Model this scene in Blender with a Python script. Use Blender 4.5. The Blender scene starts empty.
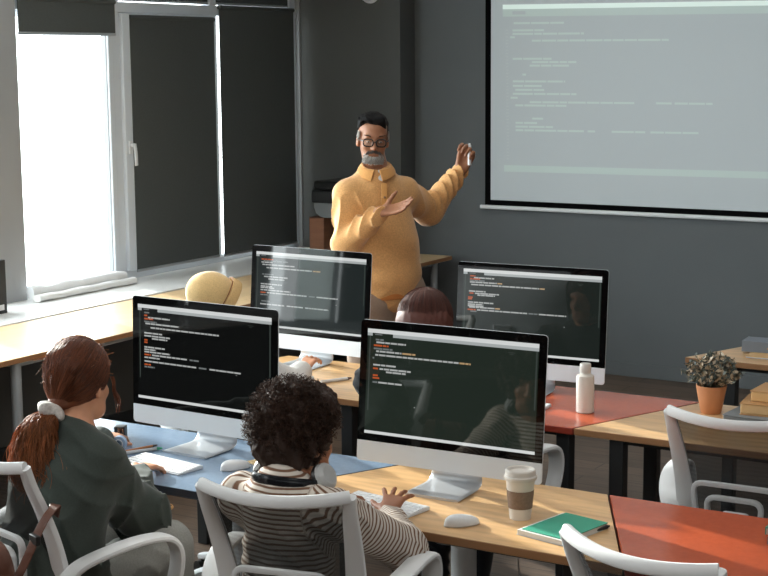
import bpy, math, random
import numpy as np
from mathutils import Vector, Matrix

C = bpy.context.scene.collection
PI = math.pi
rnd = random.Random(7)

# ---------------------------------------------------------------- materials
def lin(c):
    c = c / 255.0
    return c / 12.92 if c <= 0.04045 else ((c + 0.055) / 1.055) ** 2.4

def mat(name, rgb, rough=0.5, metallic=0.0, spec=0.5, noise=None, bump=None, emit=None, emit_s=1.0, coat=0.0, sheen=0.0):
    """rgb given in sRGB 0-255; noise = (scale, amount, (sx,sy,sz)); bump = (scale, strength)"""
    m = bpy.data.materials.new(name); m.use_nodes = True
    nt = m.node_tree; b = nt.nodes['Principled BSDF']
    col = tuple(lin(v) for v in rgb) + (1,)
    b.inputs['Base Color'].default_value = col
    b.inputs['Roughness'].default_value = rough
    b.inputs['Metallic'].default_value = metallic
    b.inputs['Specular IOR Level'].default_value = spec
    b.inputs['Coat Weight'].default_value = coat
    b.inputs['Sheen Weight'].default_value = sheen
    tc = nt.nodes.new('ShaderNodeTexCoord')
    if noise:
        sc, amt, st = noise
        mp = nt.nodes.new('ShaderNodeMapping'); mp.inputs['Scale'].default_value = st
        nt.links.new(tc.outputs['Object'], mp.inputs['Vector'])
        n = nt.nodes.new('ShaderNodeTexNoise'); n.inputs['Scale'].default_value = sc; n.inputs['Detail'].default_value = 5
        nt.links.new(mp.outputs['Vector'], n.inputs['Vector'])
        r = nt.nodes.new('ShaderNodeValToRGB')
        r.color_ramp.elements[0].position = 0.3; r.color_ramp.elements[1].position = 0.7
        r.color_ramp.elements[0].color = tuple(v * (1 - amt) for v in col[:3]) + (1,)
        r.color_ramp.elements[1].color = tuple(min(1, v * (1 + amt)) for v in col[:3]) + (1,)
        nt.links.new(n.outputs['Fac'], r.inputs['Fac'])
        nt.links.new(r.outputs['Color'], b.inputs['Base Color'])
    if bump:
        n2 = nt.nodes.new('ShaderNodeTexNoise'); n2.inputs['Scale'].default_value = bump[0]; n2.inputs['Detail'].default_value = 4
        nt.links.new(tc.outputs['Object'], n2.inputs['Vector'])
        bp = nt.nodes.new('ShaderNodeBump'); bp.inputs['Strength'].default_value = bump[1]; bp.inputs['Distance'].default_value = 0.01
        nt.links.new(n2.outputs['Fac'], bp.inputs['Height']); nt.links.new(bp.outputs['Normal'], b.inputs['Normal'])
    if emit:
        b.inputs['Emission Color'].default_value = tuple(lin(v) for v in emit) + (1,)
        b.inputs['Emission Strength'].default_value = emit_s
    return m

def emis(name, rgb, s, rough=0.5, base=(10, 10, 10)):
    return mat(name, base, rough=rough, emit=rgb, emit_s=s)

M = {}
M['wall_grey'] = mat('wall_grey', (99, 104, 106), 0.66, spec=0.3, noise=(1.3, 0.06, (1, 1, 1)), bump=(90, 0.05))
M['wall_dark'] = mat('wall_dark', (88, 90, 89), 0.7, spec=0.25, bump=(90, 0.05))
M['pier_paint'] = mat('pier_paint', (150, 152, 154), 0.5, noise=(2, 0.05, (1, 1, 1)))
M['ceiling'] = mat('ceiling', (205, 205, 203), 0.8)
M['white_pvc'] = mat('white_pvc', (212, 219, 226), 0.28)
M['sill_white'] = mat('sill_white', (228, 228, 226), 0.3, noise=(3, 0.03, (1, 1, 1)))
M['blind'] = mat('blind', (80, 84, 84), 0.75, spec=0.2, noise=(300, 0.12, (1, 1, 1)))
M['alu'] = mat('alu', (190, 192, 195), 0.35, metallic=0.8)
M['steel'] = mat('steel', (160, 165, 168), 0.45, metallic=0.3)
M['black_steel'] = mat('black_steel', (44, 46, 48), 0.42, spec=0.4)
M['black'] = mat('black', (20, 20, 21), 0.4)
M['black_gloss'] = mat('black_gloss', (9, 9, 10), 0.03)
M['apple_alu'] = mat('silver_chin', (213, 219, 225), 0.4, metallic=0.1)
M['alu_stand'] = mat('silver_stand', (196, 199, 203), 0.35, metallic=0.55)
M['white_plastic'] = mat('white_plastic', (222, 225, 228), 0.36)
M['key_white'] = mat('key_white', (232, 234, 236), 0.45)
M['chair_white'] = mat('chair_white', (226, 229, 231), 0.4)
M['chair_grey'] = mat('chair_grey', (204, 207, 209), 0.45)
M['chair_seat'] = mat('chair_seat', (52, 54, 56), 0.9, noise=(400, 0.2, (1, 1, 1)))

def wood(name, rgb, rough, axis=(1, 9, 1), amt=0.16):
    m = mat(name, rgb, rough, spec=0.5, noise=(4.5, amt, axis))
    return m
M['oak'] = wood('oak_laminate', (206, 166, 118), 0.3, (1.2, 10, 1))
M['oak_wall'] = wood('oak_wall_laminate', (212, 182, 140), 0.34, (9, 1, 1), 0.1)
M['oak_edge'] = mat('oak_edge', (150, 108, 72), 0.5)
M['red_top'] = mat('red_laminate', (180, 82, 48), 0.26, noise=(60, 0.06, (1, 1, 1)))
M['red_edge'] = mat('red_edge', (142, 52, 36), 0.4)
M['blue_top'] = mat('blue_laminate', (120, 140, 162), 0.2, noise=(60, 0.05, (1, 1, 1)))
M['blue_edge'] = mat('blue_edge', (48, 58, 72), 0.4)

def floor_mat():
    m = bpy.data.materials.new('floor_planks'); m.use_nodes = True
    nt = m.node_tree; b = nt.nodes['Principled BSDF']
    tc = nt.nodes.new('ShaderNodeTexCoord')
    mp = nt.nodes.new('ShaderNodeMapping'); mp.inputs['Rotation'].default_value = (0, 0, 0.0)
    br = nt.nodes.new('ShaderNodeTexBrick')
    br.inputs['Color1'].default_value = (*[lin(v) for v in (94, 79, 68)], 1)
    br.inputs['Color2'].default_value = (*[lin(v) for v in (116, 99, 86)], 1)
    br.inputs['Mortar'].default_value = (*[lin(v) for v in (44, 38, 34)], 1)
    br.inputs['Scale'].default_value = 1.0
    br.inputs['Mortar Size'].default_value = 0.003
    br.inputs['Brick Width'].default_value = 1.2
    br.inputs['Row Height'].default_value = 0.14
    n = nt.nodes.new('ShaderNodeTexNoise'); n.inputs['Scale'].default_value = 5; n.inputs['Detail'].default_value = 6
    mp2 = nt.nodes.new('ShaderNodeMapping'); mp2.inputs['Scale'].default_value = (1, 14, 1)
    mx = nt.nodes.new('ShaderNodeMix'); mx.data_type = 'RGBA'; mx.blend_type = 'MULTIPLY'
    mx.inputs['Factor'].default_value = 0.75
    rp = nt.nodes.new('ShaderNodeValToRGB')
    rp.color_ramp.elements[0].position = 0.3; rp.color_ramp.elements[0].color = (0.45, 0.43, 0.42, 1)
    rp.color_ramp.elements[1].position = 0.7; rp.color_ramp.elements[1].color = (1.25, 1.2, 1.15, 1)
    L = nt.links
    L.new(tc.outputs['Object'], mp.inputs['Vector']); L.new(mp.outputs['Vector'], br.inputs['Vector'])
    L.new(mp.outputs['Vector'], mp2.inputs['Vector']); L.new(mp2.outputs['Vector'], n.inputs['Vector'])
    L.new(n.outputs['Fac'], rp.inputs['Fac'])
    L.new(br.outputs['Color'], mx.inputs[6]); L.new(rp.outputs['Color'], mx.inputs[7])
    L.new(mx.outputs[2], b.inputs['Base Color'])
    b.inputs['Roughness'].default_value = 0.42
    return m
M['floor'] = floor_mat()

def thin_glass():
    m = bpy.data.materials.new('window_glass'); m.use_nodes = True
    nt = m.node_tree; nt.nodes.remove(nt.nodes['Principled BSDF'])
    out = nt.nodes['Material Output']
    t = nt.nodes.new('ShaderNodeBsdfTransparent'); t.inputs['Color'].default_value = (0.94, 0.96, 0.95, 1)
    g = nt.nodes.new('ShaderNodeBsdfGlossy'); g.inputs['Roughness'].default_value = 0.02
    lw = nt.nodes.new('ShaderNodeLayerWeight'); lw.inputs['Blend'].default_value = .5
    pw = nt.nodes.new('ShaderNodeMath'); pw.operation = 'POWER'; pw.inputs[1].default_value = 5.0
    f = nt.nodes.new('ShaderNodeMath'); f.operation = 'MULTIPLY_ADD'; f.inputs[1].default_value = .7; f.inputs[2].default_value = .06
    nt.links.new(lw.outputs['Facing'], pw.inputs[0]); nt.links.new(pw.outputs[0], f.inputs[0])
    mx = nt.nodes.new('ShaderNodeMixShader')
    nt.links.new(f.outputs[0], mx.inputs[0]); nt.links.new(t.outputs[0], mx.inputs[1]); nt.links.new(g.outputs[0], mx.inputs[2])
    nt.links.new(mx.outputs[0], out.inputs[0])
    return m
M['glass'] = thin_glass()

def mesh_fabric(name, rgb, cover, freq, ribs):
    """see-through woven chair mesh: a share of holes, and darker horizontal ribs"""
    m = bpy.data.materials.new(name); m.use_nodes = True
    nt = m.node_tree; b = nt.nodes['Principled BSDF']; out = nt.nodes['Material Output']
    b.inputs['Base Color'].default_value = (*[lin(v) for v in rgb], 1); b.inputs['Roughness'].default_value = 0.7
    b.inputs['Specular IOR Level'].default_value = 0.25
    t = nt.nodes.new('ShaderNodeBsdfTransparent')
    tc = nt.nodes.new('ShaderNodeTexCoord'); sp = nt.nodes.new('ShaderNodeSeparateXYZ')
    nt.links.new(tc.outputs['Object'], sp.inputs[0])
    mu = nt.nodes.new('ShaderNodeMath'); mu.operation = 'MULTIPLY'; mu.inputs[1].default_value = freq
    sn = nt.nodes.new('ShaderNodeMath'); sn.operation = 'SINE'
    ma = nt.nodes.new('ShaderNodeMath'); ma.operation = 'MULTIPLY_ADD'; ma.inputs[1].default_value = ribs; ma.inputs[2].default_value = cover
    nt.links.new(sp.outputs['Z'], mu.inputs[0]); nt.links.new(mu.outputs[0], sn.inputs[0]); nt.links.new(sn.outputs[0], ma.inputs[0])
    mx = nt.nodes.new('ShaderNodeMixShader')
    nt.links.new(ma.outputs[0], mx.inputs[0]); nt.links.new(t.outputs[0], mx.inputs[1]); nt.links.new(b.outputs[0], mx.inputs[2])
    nt.links.new(mx.outputs[0], out.inputs[0])
    return m
M['mesh'] = mesh_fabric('chair_mesh', (56, 60, 61), 0.77, 420.0, 0.02)

# ---------------------------------------------------------------- mesh builder
class MB:
    def __init__(s): s.v = []; s.f = []; s.m = []
    def add(s, vs, fs, mi=0):
        o = len(s.v); s.v += [tuple(p) for p in vs]
        for f in fs: s.f.append(tuple(i + o for i in f)); s.m.append(mi)
    def box(s, c, d, mi=0, rz=0.0, R=None):
        hx, hy, hz = d[0] / 2, d[1] / 2, d[2] / 2
        R = R or Matrix.Rotation(rz, 3, 'Z')
        vs = [Vector(c) + R @ Vector((x, y, z)) for x in (-hx, hx) for y in (-hy, hy) for z in (-hz, hz)]
        s.add(vs, [(0, 1, 3, 2), (4, 6, 7, 5), (0, 4, 5, 1), (2, 3, 7, 6), (0, 2, 6, 4), (1, 5, 7, 3)], mi)
    def bb(s, lo, hi, mi=0):
        s.box([(a + b) / 2 for a, b in zip(lo, hi)], [b - a for a, b in zip(lo, hi)], mi)
    def lathe(s, prof, c=(0, 0, 0), seg=32, mi=0, R=None):
        vs = []; n = len(prof)
        for k in range(seg):
            a = 2 * PI * k / seg
            for r, z in prof:
                p = Vector((r * math.cos(a), r * math.sin(a), z))
                if R: p = R @ p
                vs.append(p + Vector(c))
        fs = []
        for k in range(seg):
            k2 = (k + 1) % seg
            for i in range(n - 1): fs.append((k * n + i, k2 * n + i, k2 * n + i + 1, k * n + i + 1))
        if prof[0][0] > 1e-6: fs.append(tuple(k * n for k in reversed(range(seg))))
        if prof[-1][0] > 1e-6: fs.append(tuple(k * n + n - 1 for k in range(seg)))
        s.add(vs, fs, mi)
    def sweep(s, path, w, h, side=None, seg=10, power=2.0, closed=False, mi=0, caps=True):
        """superelliptic tube; w = half size along 'side', h = half size across it"""
        P = [Vector(p) for p in path]; n = len(P); rings = []
        for i in range(n):
            t = (P[(i + 1) % n] - P[i - 1]) if (closed or 0 < i < n - 1) else (P[1] - P[0] if i == 0 else P[-1] - P[-2])
            t.normalize()
            sd = Vector(side(i) if callable(side) else side) if side is not None else (Vector((0, 0, 1)) if abs(t.z) < 0.9 else Vector((1, 0, 0)))
            sd = sd - t * sd.dot(t); sd.normalize(); nn = t.cross(sd)
            wi = w(i / (n - 1)) if callable(w) else w; hi = h(i / (n - 1)) if callable(h) else h
            for k in range(seg):
                a = 2 * PI * k / seg; ca, sa = math.cos(a), math.sin(a)
                x = math.copysign(abs(ca) ** (2 / power), ca); y = math.copysign(abs(sa) ** (2 / power), sa)
                rings.append(P[i] + sd * x * wi + nn * y * hi)
        fs = []
        for i in range(n if closed else n - 1):
            j = (i + 1) % n
            for k in range(seg):
                k2 = (k + 1) % seg
                fs.append((i * seg + k, i * seg + k2, j * seg + k2, j * seg + k))
        if not closed and caps:
            fs.append(tuple(reversed(range(seg)))); fs.append(tuple(range((n - 1) * seg, n * seg)))
        s.add(rings, fs, mi)
    def cyl(s, a, b, r, r2=None, seg=16, mi=0):
        r2 = r if r2 is None else r2
        s.sweep([a, b], lambda t: r + (r2 - r) * t, lambda t: r + (r2 - r) * t, seg=seg, mi=mi)
    def ball(s, c, r, seg=16, mi=0):
        rx, ry, rz = (r, r, r) if not hasattr(r, '__len__') else r
        prof = [(math.sin(PI * i / (seg // 2)), -math.cos(PI * i / (seg // 2))) for i in range(seg // 2 + 1)]
        prof[0] = (0, -1); prof[-1] = (0, 1)
        o = len(s.v); s.lathe(prof, seg=seg, mi=mi)
        for i in range(o, len(s.v)):
            x, y, z = s.v[i]; s.v[i] = (c[0] + x * rx, c[1] + y * ry, c[2] + z * rz)
    def prism(s, poly, z0, z1, mi=0, mside=None):
        n = len(poly)
        vs = [(x, y, z0) for x, y in poly] + [(x, y, z1) for x, y in poly]
        o = len(s.v); s.v += vs
        s.f.append(tuple(o + i for i in reversed(range(n)))); s.m.append(mi)
        s.f.append(tuple(o + n + i for i in range(n))); s.m.append(mi)
        for i in range(n):
            j = (i + 1) % n
            s.f.append((o + i, o + j, o + n + j, o + n + i)); s.m.append(mi if mside is None else mside)
    def grid(s, fn, nu, nv, mi=0):
        vs = [fn(i / nu, j / nv) for j in range(nv + 1) for i in range(nu + 1)]
        fs = [(j * (nu + 1) + i, j * (nu + 1) + i + 1, (j + 1) * (nu + 1) + i + 1, (j + 1) * (nu + 1) + i) for j in range(nv) for i in range(nu)]
        s.add(vs, fs, mi)
    def build(s, name, mats, parent=None, loc=None, rz=0.0, bevel=0, solid=0, sub=0, ang=35, wn=False):
        me = bpy.data.meshes.new(name)
        me.from_pydata(s.v, [], s.f); me.validate(); me.update()
        for m in (mats if isinstance(mats, (list, tuple)) else [mats]): me.materials.append(m)
        if len(me.polygons) == len(s.m): me.polygons.foreach_set('material_index', s.m)
        me.polygons.foreach_set('use_smooth', [True] * len(me.polygons))
        me.set_sharp_from_angle(angle=math.radians(ang))
        o = bpy.data.objects.new(name, me); C.objects.link(o)
        if parent: o.parent = parent
        if loc is not None: o.location = loc
        o.rotation_euler = (0, 0, rz)
        if solid:
            md = o.modifiers.new('s', 'SOLIDIFY'); md.thickness = solid; md.offset = 0
        if bevel:
            md = o.modifiers.new('b', 'BEVEL'); md.width = bevel; md.segments = 3; md.limit_method = 'ANGLE'; md.angle_limit = math.radians(40)
            md.harden_normals = False
        if sub:
            md = o.modifiers.new('u', 'SUBSURF'); md.levels = sub; md.render_levels = sub
        return o

def spath(pts, n=8, closed=False):
    """Catmull-Rom through the points"""
    P = [Vector(p) for p in pts]; out = []; m = len(P)
    for i in range(m if closed else m - 1):
        p0 = P[i - 1] if (closed or i > 0) else P[0] * 2 - P[1]
        p1 = P[i]; p2 = P[(i + 1) % m]
        p3 = P[(i + 2) % m] if (closed or i + 2 < m) else P[-1] * 2 - P[-2]
        for k in range(n):
            t = k / n
            out.append(0.5 * ((2 * p1) + (p2 - p0) * t + (2 * p0 - 5 * p1 + 4 * p2 - p3) * t * t + (3 * p1 - p0 - 3 * p2 + p3) * t ** 3))
    if not closed: out.append(P[-1])
    return out

def thing(name, label, cat, loc=(0, 0, 0), rz=0.0, group=None):
    o = bpy.data.objects.new(name, None); C.objects.link(o)
    o.location = loc; o.rotation_euler = (0, 0, rz); o.empty_display_size = 0.1
    return tag(o, label, cat, group)
def tag(o, label, cat, group=None):
    o['label'] = label; o['category'] = cat
    if group: o['group'] = group
    return o
def struct(o):
    o['kind'] = 'structure'; return o
KIDS = {}
def copy_tree(o, loc, rz, label, group=None, parent=None):
    def cp(src, par):
        c = src.copy(); C.objects.link(c)
        if par: c.parent = par
        for ch in list(src.children): cp(ch, c)
        return c
    r = cp(o, parent)
    r.location = loc; r.rotation_euler = (0, 0, rz); r['label'] = label
    if group: r['group'] = group
    return r

# ---------------------------------------------------------------- the room
XL, XR, YF, YB, ZC = -6.35, 3.4, -4.6, 9.25, 3.05
mb = MB(); mb.bb((XL - .2, YF - .2, -.1), (XR + .2, YB + .3, 0)); struct(mb.build('floor', M['floor']))
mb = MB(); mb.bb((XL - .2, YF - .2, ZC), (XR + .2, YB + .3, ZC + .1)); struct(mb.build('ceiling', M['ceiling']))
mb = MB(); mb.bb((XL - .2, YB, 0), (XR + .2, YB + .2, ZC)); struct(mb.build('wall_back', M['wall_grey']))
mb = MB(); mb.bb((XR, YF, 0), (XR + .2, YB, ZC)); struct(mb.build('wall_right', M['pier_paint']))
mb = MB(); mb.bb((XL - .2, YF - .2, 0), (XR + .2, YF, ZC)); struct(mb.build('wall_front', M['pier_paint']))
# left wall: parapet, piers, band over the windows
WZ0, WZ1 = 0.735, 2.92
groups = [(6.25, 9.03), (3.05, 6.02), (-0.15, 2.82), (-3.4, -0.42)]
mb = MB()
mb.bb((XL - .15, YF, 0), (-5.73, YB, .715))
mb.bb((XL - .15, YF, WZ1), (-6.17, YB, ZC))
ys = [YF]
for a, b in sorted(groups): ys += [a, b]
ys.append(YB)
for i in range(0, len(ys), 2):
    mb.bb((XL - .15, ys[i], .715), (-6.17, ys[i + 1], WZ1), 1)
struct(mb.build('wall_left', [M['wall_dark'], M['pier_paint']]))
mb = MB(); mb.bb((-6.17, 9.05, 0), (-5.35, YB - .001, ZC - .001)); struct(mb.build('trim_1', M['wall_dark']))        # pilaster in the corner
mb = MB(); mb.bb((-6.33, YF + .01, .716), (-5.68, 9.045, .745)); struct(mb.build('trim_2', M['sill_white'], bevel=.006))  # window sill
mb = MB(); mb.bb((-5.345, YB - .016, 0), (XR - .001, YB - .001, .09)); struct(mb.build('baseboard_back', M['wall_grey'], bevel=.003))
mb = MB(); mb.bb((-5.729, YF + .01, 0), (-5.715, 9.04, .09)); struct(mb.build('baseboard_left', M['black_steel'], bevel=.003))

XW = -6.2
def window(idx, y0, y1, mull, pw=.055):
    """frame of one window group: posts, mullions, transom; sashes where the photo shows them"""
    mb = MB()
    mb.bb((-6.27, y0, WZ0 + .01), (XW, y0 + pw, WZ1)); mb.bb((-6.27, y1 - .075, WZ0 + .01), (XW, y1, WZ1))
    mb.bb((-6.27, y0, WZ0 + .01), (XW + .004, y1, .795)); mb.bb((-6.27, y0, WZ1 - .05), (XW, y1, WZ1))
    mb.bb((-6.27, y0, 2.375), (XW + .006, y1, 2.44))
    for m in mull: mb.bb((-6.27, m - .035, WZ0 + .01), (XW + .003, m + .035, WZ1))
    w = struct(mb.build('window_%d' % idx, M['white_pvc'], bevel=.006))
    ed = [y0 + pw] + list(mull) + [y1 - .075]
    for a, b in zip(ed[:-1], ed[1:]):
        g = MB(); g.bb((-6.243, a + .02, .79), (-6.239, b - .02, 2.40)); g.bb((-6.243, a + .02, 2.43), (-6.239, b - .02, 2.89))
        g.build('pane', M['glass'], w)
    return w
w1 = window(1, 6.25, 9.03, [7.11, 8.075], .018)
# sash frames with their gaskets, and the lever handle
for a, b, nm in ((6.305, 7.075, 'sash'), (7.145, 8.04, 'sash')):
    mb = MB(); t = .075
    if a > 7: mb.bb((-6.25, a, .797), (XW + .025, a + t, 2.373))
    mb.bb((-6.25, b - .045 if a < 7 else b - .02, .797), (XW + (.012 if a < 7 else .0), b, 2.373))
    mb.bb((-6.25, a, .797), (XW + .004, b, .81)); mb.bb((-6.25, a, 2.335), (XW + .024, b, 2.373))
    mb.build(nm, M['white_pvc'], w1, bevel=.006)
mb = MB(); mb.bb((XW + .024, 7.17, 1.52), (XW + .036, 7.2, 1.6)); mb.cyl((XW + .036, 7.185, 1.575), (XW + .065, 7.185, 1.575), .011)
mb.sweep(spath([(XW + .06, 7.185, 1.585), (XW + .066, 7.187, 1.53), (XW + .062, 7.195, 1.45)]), .012, .008, (0, 1, 0), power=3)
mb.build('handle', M['white_plastic'], w1, bevel=.002)
mb = MB()
for y in (7.032,): mb.bb((-6.238, y - .006, .81), (XW - .006, y, 2.36))
mb.build('gasket', M['steel'], w1)
window(2, 3.05, 6.02, [4.05, 5.05]); window(3, -0.15, 2.82, [1.0, 2.0]); window(4, -3.4, -0.42, [-2.4, -1.4])
# unseen ceiling panels, added to house the fill light
for i, (x, y) in enumerate([(-3.4, 1.6), (-3.4, 4.6), (-.6, 1.6), (-.6, 4.6), (-3.4, 7.4), (-.6, 7.4)]):
    mb = MB(); mb.bb((x - .62, y - .17, ZC - .06), (x + .62, y + .17, ZC - .001)); struct(mb.build('trim_%d' % (3 + i), M['white_plastic'], bevel=.008))

# roller blinds
def roller_blind(y0, y1, z0, z1, x, label):
    t = thing('roller_blind', label, 'blind', (x, (y0 + y1) / 2, z0), group='dark roller blinds')
    h = (y1 - y0) / 2
    mb = MB(); mb.bb((-.002, -h, .012), (.002, h, z1 - z0)); mb.build('fabric', M['blind'], t)
    mb = MB(); mb.sweep([(0, -h, .008), (0, h, .008)], .009, .006, (0, 0, 1), power=3); mb.build('bottom_bar', M['alu'], t)
    mb = MB(); mb.cyl((0, -h, z1 - z0), (0, h, z1 - z0), .014); mb.build('roller', M['blind'], t)
roller_blind(6.265, 7.07, 2.235, 2.435, -6.165, 'short dark roller blind pulled only a little down over the bright white window')
roller_blind(7.212, 8.046, .785, 2.35, -6.172, 'dark roller blind closed over the middle window, beside the white lever handle')
roller_blind(8.105, 8.962, .78, 2.43, -6.172, 'dark roller blind closed over the window nearest the corner')
for a, b, lab in ((6.31, 7.07, 'dark blind of the small upper light above the bright window'), (7.135, 8.05, 'dark blind of the small upper light above the lever-handled window'), (8.1, 8.965, 'dark blind of the small upper light nearest the corner')):
    roller_blind(a, b, 2.447, 2.862, -6.215, lab)

m_ = bpy.data.materials.new('blind_translucent'); m_.use_nodes = True
nt = m_.node_tree; tr = nt.nodes.new('ShaderNodeBsdfTranslucent'); tr.inputs['Color'].default_value = (.62, .66, .66, 1)
nt.links.new(tr.outputs[0], nt.nodes['Material Output'].inputs[0]); nt.nodes.remove(nt.nodes['Principled BSDF'])
def added_blind(y0, y1, m__, label):  # unseen blinds, added to shape daylight and the monitors' reflections
    t = thing('roller_blind', label, 'blind', (-6.19, (y0 + y1) / 2, .8), group='added roller blinds out of view')
    h = (y1 - y0) / 2
    mb = MB(); mb.bb((-.002, -h, .0), (.002, h, 2.1)); mb.build('fabric', m__, t)
    mb = MB(); mb.sweep([(0, -h, .0), (0, h, .0)], .009, .006, (0, 0, 1), power=3); mb.build('bottom_bar', M['alu'], t)
added_blind(2.05, 2.46, m_, 'added pale roller blind on an unseen window to the left of the photo')
added_blind(1.05, 1.95, M['blind'], 'added dark roller blind on an unseen window to the left of the photo, beside the pale one')
added_blind(-.08, .95, M['blind'], 'added dark roller blind on an unseen window far to the left of the photo')
for i_, (a, b) in enumerate(((-3.33, -2.44), (-2.36, -1.44))): added_blind(a, b, M['blind'], ('added dark roller blind on the unseen window beside the viewer', 'added dark roller blind on the unseen window behind the viewer')[i_])
# white padded roll on the sill under the bright window
t = thing('draught_roll', 'white padded fabric roll lying on the sill below the bright window', 'draught stopper', (-6.125, 6.61, .745))
pr = random.Random(3)
mb = MB()
pts = [(0.02 + .006 * math.sin(i * 1.3), -.40 + .8 * i / 24, .045 + .005 * math.sin(i * .9 + 1)) for i in range(25)]
mb.sweep(pts, lambda u: .034 + .004 * math.sin(u * 23), lambda u: .036 + .004 * math.sin(u * 17 + 1), (1, 0, 0), seg=14)
mb.build('upper_roll', mat('white_fabric', (226, 228, 230), .8), t)
mb = MB()
pts = [(0.075, -.41 + .83 * i / 24, .021 + .002 * math.sin(i * .8)) for i in range(25)]
mb.sweep(pts, .03, .02, (1, 0, 0), seg=14, power=2.6); mb.build('lower_roll', M['sill_white'], t)

# grey box file at the left edge of the photograph
t = thing('box_file', 'dark grey box file with small white label standing on the sill at left', 'box file', (-5.94, 5.66, .745))
mb = MB(); mb.bb((-.13, -.2, 0), (0.005, .2, .29)); mb.build('case', M['black_steel'], t, bevel=.004)
mb = MB(); mb.bb((.006, .02, .02), (.008, .175, .05)); mb.build('label_patch', M['key_white'], t)

# small white dome fixture high on the pilaster
t = thing('dome_fixture', 'small white dome fixture high on the dark wall at the top edge', 'fixture', (-5.58, 9.05, 2.535))
mb = MB(); mb.lathe([(.07, 0), (.07, .02), (.0, .025)], (0, -.001, 0), R=Matrix.Rotation(PI / 2, 3, 'X')); mb.build('base', M['white_plastic'], t)
mb = MB(); mb.ball((0, -.05, -.005), (.055, .055, .055)); mb.build('dome', M['white_plastic'], t)

# ---------------------------------------------------------------- tables
def frame_c(poly): return (sum(p[0] for p in poly) / len(poly), sum(p[1] for p in poly) / len(poly))
def desk(name, label, cat, poly, legs, top, edge, legmat, ztop=.74, th=.026, leg=.055, roundleg=False, group=None):
    c = frame_c(poly)
    t = thing(name, label, cat, (c[0], c[1], 0), group=group)
    loc = [(x - c[0], y - c[1]) for x, y in poly]
    mb = MB(); mb.prism(loc, ztop - th, ztop, 0, 1)
    mb.build('tabletop', [top, edge], t, bevel=.003)
    for x, y in legs:
        mb = MB()
        if roundleg: mb.cyl((x - c[0], y - c[1], 0), (x - c[0], y - c[1], ztop - th), leg / 2)
        else: mb.bb((x - c[0] - leg / 2, y - c[1] - leg / 2, 0), (x - c[0] + leg / 2, y - c[1] + leg / 2, ztop - th))
        mb.build('leg', legmat, t, bevel=0 if roundleg else .006)
    x0 = min(p[0] for p in loc); mb = MB()
    lx = [x - c[0] for x, y in legs]; ly = [y - c[1] for x, y in legs]
    for i in range(4):
        a, b = i, (i + 1) % 4
        mb.sweep([(lx[a], ly[a], ztop - th - .014), (lx[b], ly[b], ztop - th - .014)], .012, .012, (0, 0, 1), power=6)
    mb.build('under_frame', legmat, t)
    return t
TG = 'trapezoid tables'
def trap(label, y0, y1, f0, f1, b0, b1, top, edge, legs=None):
    poly = [(f0, y0), (f1, y0), (b1, y1), (b0, y1)]
    i = .075
    wide_front = (f1 - f0) > (b1 - b0)
    fx = .17 if wide_front else .06; bx = .06 if wide_front else .17
    legs = legs or [(f0 + fx, y0 + i), (f1 - fx, y0 + i), (b1 - bx, y1 - i), (b0 + bx, y1 - i)]
    return desk('trapezoid_table', label, 'table', poly, legs, M[top], M[edge], M['black_steel'], group=TG)
A0, A1 = 3.645, 4.255
trap('blue-topped trapezoid table in the front row, under the left monitor', A0, A1, -3.585, -2.812, -3.885, -2.512, 'blue_top', 'blue_edge')
trap('wooden trapezoid table in the front row holding the cup and green notebook', A0, A1, -2.806, -1.478, -2.506, -1.778, 'oak', 'oak_edge')
trap('red trapezoid table in the front row, at the lower right of the photo', A0, A1, -1.472, -.70, -1.772, -.40, 'red_top', 'red_edge')
B0, B1 = 4.985, 5.625
trap('wooden trapezoid table in the second row, under the monitor in front of the man', B0, B1, -4.16, -3.068, -3.93, -3.336, 'oak', 'oak_edge')
trap('red trapezoid table in the second row with the white bottle on it', B0, B1, -3.062, -2.226, -3.330, -1.963, 'red_top', 'red_edge')
trap('wooden trapezoid table in the second row with the potted plant on it', B0, B1, -2.220, -.87, -1.957, -1.14, 'oak', 'oak_edge', [(-2.07, 5.05), (-1.0, 5.05), (-1.2, 5.56), (-1.42, 5.56)])
trap('wooden trapezoid table in the third row, behind the potted plant', 6.46, 6.83, -2.335, -.9, -2.195, -1.08, 'oak', 'oak_edge', [(-2.14, 6.53), (-1.1, 6.53), (-1.15, 6.77), (-1.6, 6.77)])
t = desk('wall_desk', 'long wooden worktop on thin metal legs running below the windows', 'desk',
         [(-5.665, 3.3), (-4.985, 3.3), (-4.985, 9.12), (-5.665, 9.12)],
         [(-5.03, 5.0), (-5.05, 8.98), (-5.6, 8.98), (-5.6, 5.0)], M['oak_wall'], M['oak_edge'], M['steel'], leg=.05, roundleg=True)

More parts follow.
